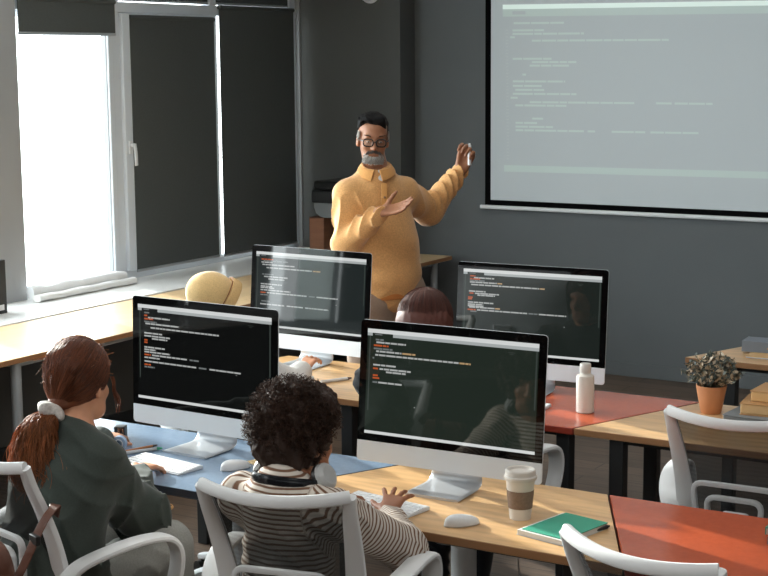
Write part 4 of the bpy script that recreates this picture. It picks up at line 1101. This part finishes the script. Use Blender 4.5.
F = Field()
def sl(a, b, ra, rb, k, t0, n=None, q=1.0):
    F.cap(a, b, ra, rb, k, n, q); bones.append((V3(a), V3(b), t0))
sl((-2.26, 3.20, .93), (-2.26, 3.215, .78), .095, .115, .05, 0, (0, 1, 0), .72); F.cap((-2.26, 3.215, .78), (-2.26, 3.19, .52), .125, .14, .05, (0, 1, 0), .8)
F.cap((-2.262, 3.21, .94), (-2.262, 3.215, .965), .055, .05, .03)
for q in 'RL':
    F.cap((-2.26, 3.19, .915), J['sh' + q], .055, .06, .045)
    sl(J['sh' + q], J['el' + q], .062, .06, .03, .2); w_ = V3(J['el' + q]) + (V3(J['wr' + q]) - V3(J['el' + q])) * .86; sl(J['el' + q], w_, .06, .042, .03, .5)
F.ell((-2.262, 3.235, 1.0), (.046, .046, .05), .012, op='sub')
F.plane((0, 0, .46), (0, 0, -1), (-2.6, 2.8, .2), (-1.9, 3.5, .56))
F.bump(wrinkle(.005, (.4, .6, .6), 75, 6)).bump(grain(.002, 80, 3))
def band(P):
    best = np.full(len(P), 9.0); v = P[:, 2].copy()
    for a, b, t0 in bones:
        ba = b - a; L = np.linalg.norm(ba); t = (P - a) @ ba / L / L; tc_ = np.clip(t, 0, 1)
        d = np.linalg.norm(P - a - tc_[:, None] * ba, axis=1)
        if t0 == 0: d = d * .78 + .004; val = P[:, 2]
        else: val = t0 + t * L
        m_ = d < best; best[m_] = d[m_]; v[m_] = val[m_]
    return v
F.mesh('sweater', .0055, banded('striped_knit', (214, 206, 196), (118, 88, 70), 470, .16), boy, attr=band, orig=orig)
trousers(J, boy, orig, cloth('trousers_dark', (46, 48, 54)), .085, 5); shoes(J, boy, orig, M['black'])
hb = hair_mat('hair_black_brown', (70, 46, 34), .5, .6, .3)
cz = V3((-2.288, 3.285, 1.104))
F = Field(); F.ell(cz + (0, 0, .005), (.108, .11, .114), .03); F.ell(cz + (.0, -.045, -.065), (.085, .065, .07), .04); F.ell(cz + A @ V3((0, .05, .06)), (.09, .06, .055), .04)
F.ell(cz + A @ V3((0, .14, -.09)), (.085, .085, .08), .03, A, 'sub')
F.bump(grain(.008, 110, 12)).bump(grain(.004, 260, 13))
F.mesh('hair', .0055, hb, boy, orig=orig)
r = np.random.default_rng(9); PL = []
while len(PL) < 4200:
    d = r.normal(size=3); d /= np.linalg.norm(d); loc = A.T @ d
    if loc[2] < -.62 or (loc[1] > .35 and loc[2] < .05): continue
    rad = .101 if d[2] > -.2 else .092
    p0 = cz + d * V3((rad, rad, rad * 1.05)); L_ = r.uniform(.012, .040); u1 = nrm(np.cross(d, r.normal(size=3))); u2 = np.cross(d, u1)
    u = np.linspace(0, 1, 13)[:, None]; t = u * r.uniform(9, 15) + r.uniform(0, 6); cr = r.uniform(.0028, .0055)
    PL.append(p0 + d * L_ * u + (u1 * np.cos(t) + u2 * np.sin(t)) * cr + u1 * r.normal(0, .006) * u * u)
strands('hair_curls', PL, .0012, .0008, hb, boy, orig)

# headphones resting round the boy's neck
t = thing('headphones', "black and grey headphones resting around the boy's neck", 'headphones', (-2.262, 3.22, .985))
hc = V3((-2.262, 3.22, .985)); PB = []
for i in range(25):
    a = PI * (i / 24) * 1.12 - .06 * PI; PB.append((-math.cos(a) * .093, -math.sin(a) * .078 + .0, -.012 + .018 * math.sin(a)))
mb = MB(); mb.sweep(PB, .014, .007, (0, 0, 1), seg=12, power=2.6); hbnd = mb.build('headband', mat('headband_black', (26, 28, 32), .22), t)
for s_ in (-1, 1):
    Rm_ = Matrix.Rotation(s_ * rg(62), 3, 'Y') @ Matrix.Rotation(0, 3, 'X')
    mb = MB(); mb.lathe([(0, .022), (.026, .021), (.036, .012), (.038, 0), (.0, 0)], (s_ * .096, .035, .0), 28, R=Rm_); e = mb.build('ear_cup', mat('cup_grey', (186, 188, 188), .35), t)
    mb = MB(); mb.lathe([(.018, -.002), (.036, -.002), (.039, -.010), (.034, -.018), (.02, -.018), (.018, -.002)], (s_ * .096, .035, .0), 28, R=Rm_); mb.build('ear_pad', M['black'], e)

# ---------------------------------------------------------------- second row: dark-haired person and person in the tan cap
orig = (-2.62, 4.50, 0)
p2 = thing('person', 'dark-haired person in black sitting hidden behind the front monitor', 'person', orig)
A = axes(rg(20), rg(-14))
J = dict(s=.92, hs=.92, A=A, head=(-2.64, 4.63, 1.14), neck=(-2.66, 4.56, 1.0), chest=(-2.66, 4.52, .85),
         shR=(-2.50, 4.55, .93), elR=(-2.44, 4.75, .76), wrR=(-2.56, 5.0, .77), shL=(-2.82, 4.57, .93), elL=(-2.90, 4.78, .76), wrL=(-2.74, 5.02, .77))
legs_for(J, -2.64, 4.50, (0, 1, 0), .9)
seated_skin(J, .007, sk, p2, orig, .85, dict(d=(0, 1, -.05), up=(0, 0, 1)), dict(d=(.1, 1, -.05), up=(0, 0, 1)))
def top(J, parent, orig, m, seed, cuff=.9):
    F = Field(); n, c_, p_ = V3(J['neck']), V3(J['chest']), V3(J['pelvis'])
    F.cap(n - (0, 0, .03), c_, .095, .13, .06, J['fwd'], .74); F.cap(c_, p_ - (0, 0, .03), .135, .155, .06, J['fwd'], .8)
    for q in 'RL':
        F.cap(n - (0, 0, .03), J['sh' + q], .058, .064, .05); F.cap(J['sh' + q], J['el' + q], .066, .064, .04)
        F.cap(J['el' + q], V3(J['el' + q]) + (V3(J['wr' + q]) - V3(J['el' + q])) * cuff, .062, .046, .03)
    F.ell(n + (0, .02, .06), (.05, .05, .055), .012, op='sub')
    F.bump(wrinkle(.005, (.3, .4, .9), 60, seed)).bump(grain(.002, 60, seed))
    return F.mesh('sweater', .008, m, parent, orig=orig)
top(J, p2, orig, cloth('top_black', (30, 31, 33)), 21); trousers(J, p2, orig, cloth('jeans_dark', (40, 42, 48)), .085, 8); shoes(J, p2, orig, M['black'])
hd = hair_mat('hair_dark_red', (84, 42, 31), .5, .55, .2)
c = V3(J['head']); F = Field(); g = lambda x, y, z: c + A @ V3((x, y, z))
F.ell(g(0, -.01, .026), (.094, .108, .1), .03, A); F.cap(g(-.045, -.05, .0), g(-.06, -.07, -.2), .05, .045, .04); F.cap(g(.045, -.05, .0), g(.06, -.07, -.2), .05, .045, .04); F.cap(g(0, -.07, 0), g(0, -.09, -.22), .05, .045, .04)
F.plane(g(0, .075, .03), A @ V3((0, 1, -.4))); F.bump(wrinkle(.003, A @ V3((1, 0, .1)), 150, 15))
F.mesh('hair', .006, hd, p2, orig=orig)
PL = []; r = np.random.default_rng(21)
for i in range(1500):
    th = r.uniform(0, 2 * PI); st = r.uniform(.02, .2); u = np.linspace(0, 1, 12)[:, None]; a = st + u * 1.9
    d = np.concatenate([np.sin(a) * math.cos(th), np.sin(a) * math.sin(th), np.cos(a)], 1)
    if math.sin(th) > .75: continue
    PL.append(c + (A @ (d * V3((.098, .112, .104)) * (1 + r.normal(0, .012)) + V3((0, -.01, .03))).T).T - np.concatenate([0 * u, 0 * u, np.clip(a - 1.6, 0, 1) * .12], 1))
strands('hair_strands', PL, .0012, .0008, hd, p2, orig)

orig = (-3.60, 4.62, 0)
p3 = thing('person', 'person in a tan knitted cap and white sleeve behind the left monitor', 'person', orig)
A = axes(rg(-42), rg(-18))
J = dict(s=.92, hs=.92, A=A, head=(-3.685, 4.75, 1.125), neck=(-3.66, 4.66, .99), chest=(-3.62, 4.62, .84),
         shR=(-3.50, 4.68, .92), elR=(-3.41, 4.88, .80), wrR=(-3.475, 5.07, .815), shL=(-3.80, 4.70, .92), elL=(-3.86, 4.88, .77), wrL=(-3.78, 5.06, .77))
legs_for(J, -3.60, 4.62, (0, 1, 0), .9)
seated_skin(J, .0055, sk, p3, orig, .85, dict(d=(-.1, .9, .45), up=(.1, -.5, 1), curl=.45, spread=.12), dict(d=(.0, 1, -.05), up=(0, 0, 1)))
top(J, p3, orig, cloth('sweater_white', (214, 212, 208)), 31, .93); trousers(J, p3, orig, cloth('jeans_blue_grey', (62, 68, 80)), .085, 9); shoes(J, p3, orig, M['black'])
c = V3(J['head']); F = Field(); g = lambda x, y, z: c + A @ V3((x, y, z))
F.ell(g(0, -.015, .035), (.089, .104, .09), .02, A); F.plane(g(0, .075, .0), A @ V3((0, 1, -.45)))
F.bump(wrinkle(.0035, A @ V3((1, .3, .2)), 55, 33, lambda P: np.clip(-((P - c) @ A[:, 1]) * 14, 0, 1)))
cap = F.mesh('knitted_cap', .005, mat('knit_tan', (206, 174, 122), .9, spec=.15, noise=(220, .12, (1, 1, 1)), sheen=.3), p3, orig=orig)
mb = MB(); rg_pts = []
for i in range(40):
    a = 2 * PI * i / 40; rg_pts.append(tuple(g(math.cos(a) * .084, .052 + .02 * math.sin(a), .03 + math.sin(a) * .082) - V3(orig)))
mb.sweep(rg_pts, .021, .006, tuple(A @ V3((0, 1, -.3))), seg=10, closed=True, power=2.6); mb.build('cap_band', mat('knit_band', (196, 162, 110), .9, noise=(220, .12, (1, 1, 1))), cap)
mb = MB(); seam = []
for i in range(40):
    a = 2 * PI * i / 40; seam.append(tuple(g(math.cos(a) * .087, .028 + .02 * math.sin(a), .032 + math.sin(a) * .089) - V3(orig)))
mb.sweep(seam, .0022, .0022, None, seg=6, closed=True); mb.build('cap_seam', mat('seam_brown', (130, 88, 52), .8), cap)

# ---------------------------------------------------------------- standing man
ox, oy = -3.727, 6.094
orig = (ox, oy, 0); o3 = V3(orig)
man = thing('person', 'bespectacled grey-bearded man in mustard sweater standing and gesturing towards the projection screen', 'person', orig)
RX, FY = np.array((.855, .519, 0)), np.array((.519, -.855, 0))
def m(x, y, z): return V3((ox, oy, 0)) + RX * x + FY * y + V3((0, 0, z))
skm = skin_mat('skin_tan', (152, 102, 72))
yawm = math.atan2(FY[1], FY[0]) - PI / 2
A = axes(yawm + rg(5), rg(-8), rg(-3))
HC = m(-.022, .02, 1.716); HS = .885
F = Field(); g0 = add_head(F, HC, A, HS); g = g0
F.cap(HC + A @ V3((0, -.025, -.055)), m(0, -.008, 1.53), .052, .06, .03)
nF = nrm(FY + RX * .35)
F.cap(m(0, 0, 1.42), m(.0, .0, 1.30), .13, .14, .06, nF, .7); F.cap(m(0, 0, 1.30), m(.03, 0, 1.0), .135, .14, .06, nF, .72)
shR, elR, wrR = m(-.138, .06, 1.452), m(-.152, .14, 1.235), m(.012, .265, 1.395)
shL, elL, wrL = m(.118, -.08, 1.448), m(.245, -.27, 1.345), m(.402, -.25, 1.545)
for a, b, c_ in ((shR, elR, wrR), (shL, elL, wrL)):
    F.cap(m(0, 0, 1.47), a, .05, .055, .05); F.cap(a, b, .05, .042, .03); F.cap(b, c_, .042, .028, .02)
hipR, hipL = m(-.05, .04, .93), m(.12, -.04, .93); knR, knL = m(-.06, .08, .5), m(.12, -.02, .5); anR, anL = m(-.07, .03, .09), m(.12, -.05, .09)
for a, b, c_ in ((hipR, knR, anR), (hipL, knL, anL)):
    F.cap(a, b, .085, .058, .05); F.cap(b, c_, .056, .036, .03); F.cap(c_, c_ + FY * .15 + V3((0, 0, -.04)), .038, .028, .02)
# open right hand, palm up; left hand closed round a piece of chalk
add_hand(F, wrR, m(.13, .05, .03) - m(0, 0, 0), -FY * .6 + V3((0, 0, -.8)), 1, .94, .15, .015, thumb=1.05)
dl = nrm(m(.03, .02, .08) - m(0, 0, 0))
add_hand(F, wrL, dl, -FY + RX * .35, 1, 1.08, .98, .02, tcurl=.75, thumb=.22)
F.mesh('body', .0042, skm, man, orig=orig)
sw = cloth('sweater_mustard', (206, 157, 102), 150, .3, .14)
F = Field()
F.cap(m(-.01, .0, 1.40), m(.005, .01, 1.22), .165, .178, .06, nF, .74); F.cap(m(.005, .01, 1.22), m(.03, .01, 1.08), .178, .176, .05, nF, .78); F.cap(m(.032, .01, 1.06), m(.034, .01, 1.02), .168, .155, .02, nF, .8)
F.cap(m(-.02, .0, 1.49), m(-.012, .0, 1.566), .09, .074, .05)
for a, b, c_, r0 in ((shR, elR, wrR, .068), (shL, elL, wrL, .074)):
    F.cap(m(-.01, 0, 1.475), a, .075, .07, .05); F.cap(a, b, r0 + .004, r0 - .004, .035); F.cap(b, b + (c_ - b) * .8, r0 - .002, .047, .03)
    F.cap(b + (c_ - b) * .82, b + (c_ - b) * .97, .037, .036, .012)
F.ell(m(-.012, .02, 1.63), (.064, .068, .08), .01, op='sub')
F.cap(m(.012, .085, 1.575), m(.022, .11, 1.535), .022, .003, .006, op='sub')
F.plane(m(.03, 0, 1.003), (-.05, .1, -1), m(-.4, -.4, .8), m(.4, .4, 1.1))
ms = lambda a, b, w: (lambda P: np.clip(1 - np.linalg.norm(P - a - np.clip((P - a) @ (b - a) / ((b - a) @ (b - a)), 0, 1)[:, None] * (b - a), axis=1) / w, 0, 1) ** .5)
F.bump(wrinkle(.018, elL - shL + (wrL - elL) * .8, 75, 17, ms(shL + (elL - shL) * .4, wrL, .12))).bump(wrinkle(.016, wrR - elR + (elR - shR) * .6, 50, 18, ms(shR + (elR - shR) * .5, wrR, .12)))
F.bump(wrinkle(.010, RX * .9 + V3((0, 0, -.6)), 26, 19, lambda P: np.clip((1.36 - P[:, 2]) * 4, 0, 1))).bump(grain(.0016, 50, 4))
sweater = F.mesh('sweater', .005, sw, man, orig=orig)
# rib hem, shirt collar, buttons
F = Field(); F.cap(m(.034, .01, 1.02), m(.036, .01, .985), .158, .15, .02, nF, .8); F.plane(m(.03, 0, .978), (-.05, .1, -1)); F.plane(m(.03, 0, 1.03), (0, 0, 1))
F.mesh('hem', .005, cloth('rib_mustard', (186, 118, 62), 320), sweater, orig=orig)
mb = MB(); P = []
cx, cy = -.013, .012
for i in range(29):
    a = rg(104) + rg(332) * i / 28          # once round the neck, open a little at the front
    fr = .5 + .5 * math.sin(a)             # 1 at the front
    P.append(tuple(m(cx + .008 * fr + math.cos(a) * .079, cy + math.sin(a) * .078 + .012 * fr, 1.598 - .05 * fr) - o3))
cs = lambda i: (m(cx, cy, 1.70) - V3(P[i]) - o3)
mb.sweep(P, lambda u: .019 + .012 * abs(2 * u - 1) ** 4, .0055, lambda i: tuple(cs(i)), seg=12, power=2.6)
mb.build('collar', cloth('collar_mustard', (198, 144, 84), 300), sweater)
mb = MB(); mb.sweep([tuple(m(.028, .118, 1.512) - o3), tuple(m(.03, .139, 1.46) - o3), tuple(m(.028, .143, 1.40) - o3)], .014, .004, tuple(RX), seg=10, power=4); mb.build('placket', cloth('placket_mustard', (190, 138, 80), 300), sweater)
mb = MB()
for x, y, z in ((.03, .144, 1.45), (.028, .149, 1.415)): mb.ball(tuple(m(x, y, z) - V3(orig)), .006, 10)
mb.build('buttons', mat('button_brown', (120, 84, 50), .4), sweater)
F = Field(); F.cap(m(-.012, .005, 1.55), m(.004, .046, 1.515), .066, .05, .03); F.ell(m(-.014, .02, 1.628), (.062, .064, .075), .008, op='sub')
F.mesh('undershirt', .005, cloth('undershirt_white', (216, 220, 222)), man, orig=orig)
F = Field(); F.cap(m(-.03, .02, .99), m(.1, -.02, .99), .125, k=.04, n=nF, q=.85)
for a, b, c_ in ((hipR, knR, anR), (hipL, knL, anL)): F.cap(a, b, .115, .085, .03); F.cap(b, c_, .085, .07, .03)
F.plane(m(0, 0, .08), (0, 0, -1)); F.plane(m(0, 0, 1.06), (0, 0, 1))
F.bump(wrinkle(.006, (.2, .2, 1), 40, 23)).bump(grain(.003, 40, 5)); F.mesh('trousers', .008, cloth('trousers_taupe', (142, 122, 106), 240), man, orig=orig)
for a in (anR, anL):
    F = Field(); F.cap(a + V3((0, 0, -.03)), a + FY * .15 + V3((0, 0, -.05)), .05, .04, .03); F.plane((0, 0, .004), (0, 0, -1)); F.mesh('shoe', .007, M['black'], man, orig=orig)
# hair, beard, brows, glasses
hk = hair_mat('hair_black', (22, 21, 22), .4, .75, .0); hk.node_tree.nodes['Principled BSDF'].inputs['Specular IOR Level'].default_value = .15; hgy = hair_mat('beard_grey', (196, 193, 188), .35, .7, .1); hmo = hair_mat('moustache_grey', (104, 98, 94), .35, .7, .1)
F = Field(); F.ell(g(.004, -.018, .05), V3((.083, .1, .088)) * HS, .02, A); F.cap(g(-.03, .05, .1), g(.05, .045, .095), .028 * HS, .026 * HS, .03); F.plane(g(0, .02, .052), A @ V3((.22, .75, -1))); F.plane(g(0, .062, .06), A @ V3((0, 1, -.25)))
for x in (-1, 1): F.ell(g(x * .086, .03, -.02), V3((.03, .03, .045)) * HS, .01, A, 'sub')
F.bump(wrinkle(.003, A @ V3((.9, .3, .2)), 120, 41)).bump(grain(.0035, 130, 7)); F.mesh('hair', .0042, hk, man, orig=orig)
PL = []; r = np.random.default_rng(31)
for i in range(900):
    x = r.uniform(-.07, .075); st = g(x * .8 + .01, .06 - abs(x) * .25 + r.normal(0, .006), .105 - abs(x) * .25); e = g(x * 1.05, -.07 + r.normal(0, .02), .12 - x * x * 6)
    u = np.linspace(0, 1, 9)[:, None]; P_ = st + (e - st) * u + (A @ V3((0, 0, 1))) * .022 * np.sin(u * PI); PL.append(P_)
strands('hair_strands', PL, .0012, .0007, hk, man, orig)
PL = []
for i in range(120):
    sd = -1 if i % 2 else 1; x = sd * r.uniform(.074, .082); st = g(x, r.uniform(.0, .045), r.uniform(.02, .045)); u = np.linspace(0, 1, 6)[:, None]
    PL.append(st + (A @ V3((sd * .004, -.02, -.03))) * u)
strands('grey_temple', PL[0::2], .0012, .0008, hgy, man, orig); strands('grey_temple', PL[1::2], .0012, .0008, hgy, man, orig)
PL = []
for i in range(1200):
    a = r.uniform(-.95, .95); z = r.uniform(-.116, -.064 - .02 * abs(math.sin(r.uniform(0, 1)))); 
    if abs(a) < .42 and z > -.078: continue
    if abs(a) > .5 and z > -.062 + (abs(a) - .5) * .05: continue
    rr_ = 1.0; x = math.sin(a) * .064; y = .028 + math.cos(a) * .068 * (1 - max(0, -.095 - z) * 12); st = g(x, y, z)
    u = np.linspace(0, 1, 4)[:, None]; PL.append(st + (A @ (V3((math.sin(a) * .005, math.cos(a) * .006, -.008)) + r.normal(0, .002, 3))) * u)
strands('beard', PL, .0011, .0007, hgy, man, orig); PL = []
for i in range(320):
    x = r.uniform(-.033, .033); st = g(x, .0965 - abs(x) * .35, -.046 - abs(x) * .35 + r.normal(0, .0025)); u = np.linspace(0, 1, 4)[:, None]
    PL.append(st + (A @ V3((x * .25, .004, -.009))) * u)
strands('moustache', PL, .0011, .0007, hmo, man, orig)
PL = []
for i in range(70):
    sd = -1 if i % 2 else 1; x = r.uniform(.018, .046); st = g(sd * x, .096 - (x - .02) * .45, .026 + .004 * math.sin((x - .01) * 60) + r.normal(0, .001)); u = np.linspace(0, 1, 4)[:, None]
    PL.append(st + (A @ V3((sd * .012, -.002, .002))) * u)
strands('eyebrows', PL, .001, .0007, hk, man, orig)
for s_ in (-1, 1):
    mb = MB(); mb.ball(tuple(g(s_ * .032, .0885, -.002) - o3), (.0093, .0093, .0042), 16); e = mb.build('eye', mat('eye_white', (170, 156, 146), .3), man)
    mb = MB(); mb.ball(tuple(g(s_ * .033, .0955, -.002) - o3), (.0041, .0041, .0037), 12); mb.build('iris', mat('iris_dark', (40, 26, 20), .15), e)
gl = []
frame_m = mat('frame_black', (24, 22, 22), .25)
mb = MB()
for s_ in (-1, 1):
    P = []
    for i in range(28):
        a = 2 * PI * i / 28; ca, sa = math.cos(a), math.sin(a)
        P.append(tuple(g(s_ * .034 + math.copysign(abs(ca) ** .7, ca) * .0255, .112 - abs(s_ * .034 + ca * .025) * .12, -.004 + math.copysign(abs(sa) ** .7, sa) * .0195) - o3))
    mb.sweep(P, .0026, .003, tuple(A[:, 1]), seg=8, closed=True)
    mb.sweep([tuple(g(s_ * x, y, z) - o3) for x, y, z in ((.06, .104, .004), (.072, .085, .004), (.081, .03, .0), (.083, -.005, -.002), (.081, -.02, -.018))], .0025, .0018, (0, 0, 1), seg=8)
mb.sweep([tuple(g(x, y, .001) - o3) for x, y in ((-.009, .111), (0, .1135), (.009, .111))], .0028, .0022, (0, 0, 1), seg=8)
gs = mb.build('glasses', frame_m, man)
for s_ in (-1, 1):
    mb = MB(); P = []
    for i in range(28):
        a = 2 * PI * i / 28; ca, sa = math.cos(a), math.sin(a)
        P.append(tuple(g(s_ * .034 + math.copysign(abs(ca) ** .7, ca) * .0245, .1118 - abs(s_ * .034 + ca * .025) * .12, -.004 + math.copysign(abs(sa) ** .7, sa) * .0185) - o3))
    mb.add(P, [tuple(range(28))]); mb.build('lens', M['glass'], gs)
# the chalk he holds
hc = wrL + dl * .085 + FY * .034 + RX * .01
t = thing('chalk', "white stick of chalk in the standing man's raised hand", 'chalk', tuple(hc))
mb = MB(); mb.cyl((0, 0, -.05), (0, 0, .045), .0085); mb.build('stick', M['key_white'], t, rz=0); mb = MB(); mb.cyl((0, 0, .045), (0, 0, .055), .007, .004); mb.build('tip', M['white_plastic'], t)
# ---------------------------------------------------------------- camera
cam = bpy.data.cameras.new('camera'); co = bpy.data.objects.new('camera', cam); C.objects.link(co)
cam.sensor_width = 36; cam.lens = 1518.5 / 768 * 36; cam.clip_end = 100
f_ = Vector((-.513, .845, -.148)).normalized(); u_ = Vector((-.070, .131, .989)); r_ = f_.cross(u_).normalized(); u_ = r_.cross(f_)
Rm = Matrix((r_, u_, -f_)).transposed().to_4x4(); Rm.translation = Vector((0, 0, 2.075))
co.matrix_world = Rm
bpy.context.scene.camera = co

# ---------------------------------------------------------------- light: daylight through the windows, plus added fill from overhead
wd = bpy.data.worlds.new('sky'); bpy.context.scene.world = wd; wd.use_nodes = True
bg = wd.node_tree.nodes['Background']; bg.inputs['Color'].default_value = (.94, .97, 1.0, 1); bg.inputs['Strength'].default_value = 6.0
sun = bpy.data.lights.new('sun', 'SUN'); sun.energy = 12; sun.angle = rg(1.5); sun.color = (1, .955, .89)
so = bpy.data.objects.new('sun', sun); C.objects.link(so)
so.rotation_euler = Vector((1.0, -.36, -.32)).to_track_quat('-Z', 'Y').to_euler()
def daylight(y0, y1, radiance):
    """soft sky light standing outside one open pane, shining in"""
    l = bpy.data.lights.new('window_daylight', 'AREA'); l.shape = 'RECTANGLE'; l.size = y1 - y0; l.size_y = 2.05
    l.energy = radiance * PI * l.size * l.size_y; l.color = (.90, .96, 1.0)
    o = bpy.data.objects.new('window_daylight', l); C.objects.link(o); o.location = (-6.30, (y0 + y1) / 2, 1.84)
    o.rotation_euler = Vector((1, 0, 0)).to_track_quat('-Z', 'Y').to_euler()
daylight(3.12, 4.0, 11); daylight(4.1, 5.0, 11); daylight(5.1, 5.94, 11)
daylight(2.48, 2.73, 7)
for x, y, e in [(-3.4, 1.6, 24), (-.6, 1.6, 24), (-3.4, 4.6, 14), (-.6, 4.6, 14), (-3.4, 7.4, 6), (-.6, 7.4, 6)]:  # fill light added under the unseen ceiling panels to brighten the room
    l = bpy.data.lights.new('added_ceiling_fill', 'AREA'); l.shape = 'RECTANGLE'; l.size = 1.2; l.size_y = .3; l.energy = e; l.color = (1, .97, .93)
    o = bpy.data.objects.new('added_ceiling_fill', l); C.objects.link(o); o.location = (x, y, ZC - .065)
sc = bpy.context.scene
sc.view_settings.view_transform = 'Standard'; sc.view_settings.look = 'None'; sc.view_settings.gamma = 1; sc.view_settings.use_curve_mapping = False
sc.view_settings.exposure = 0.0
sc.cycles.use_denoising = True
sc.cycles.max_bounces = 8; sc.cycles.diffuse_bounces = 4; sc.cycles.transparent_max_bounces = 16
sc.cycles.sample_clamp_indirect = 6
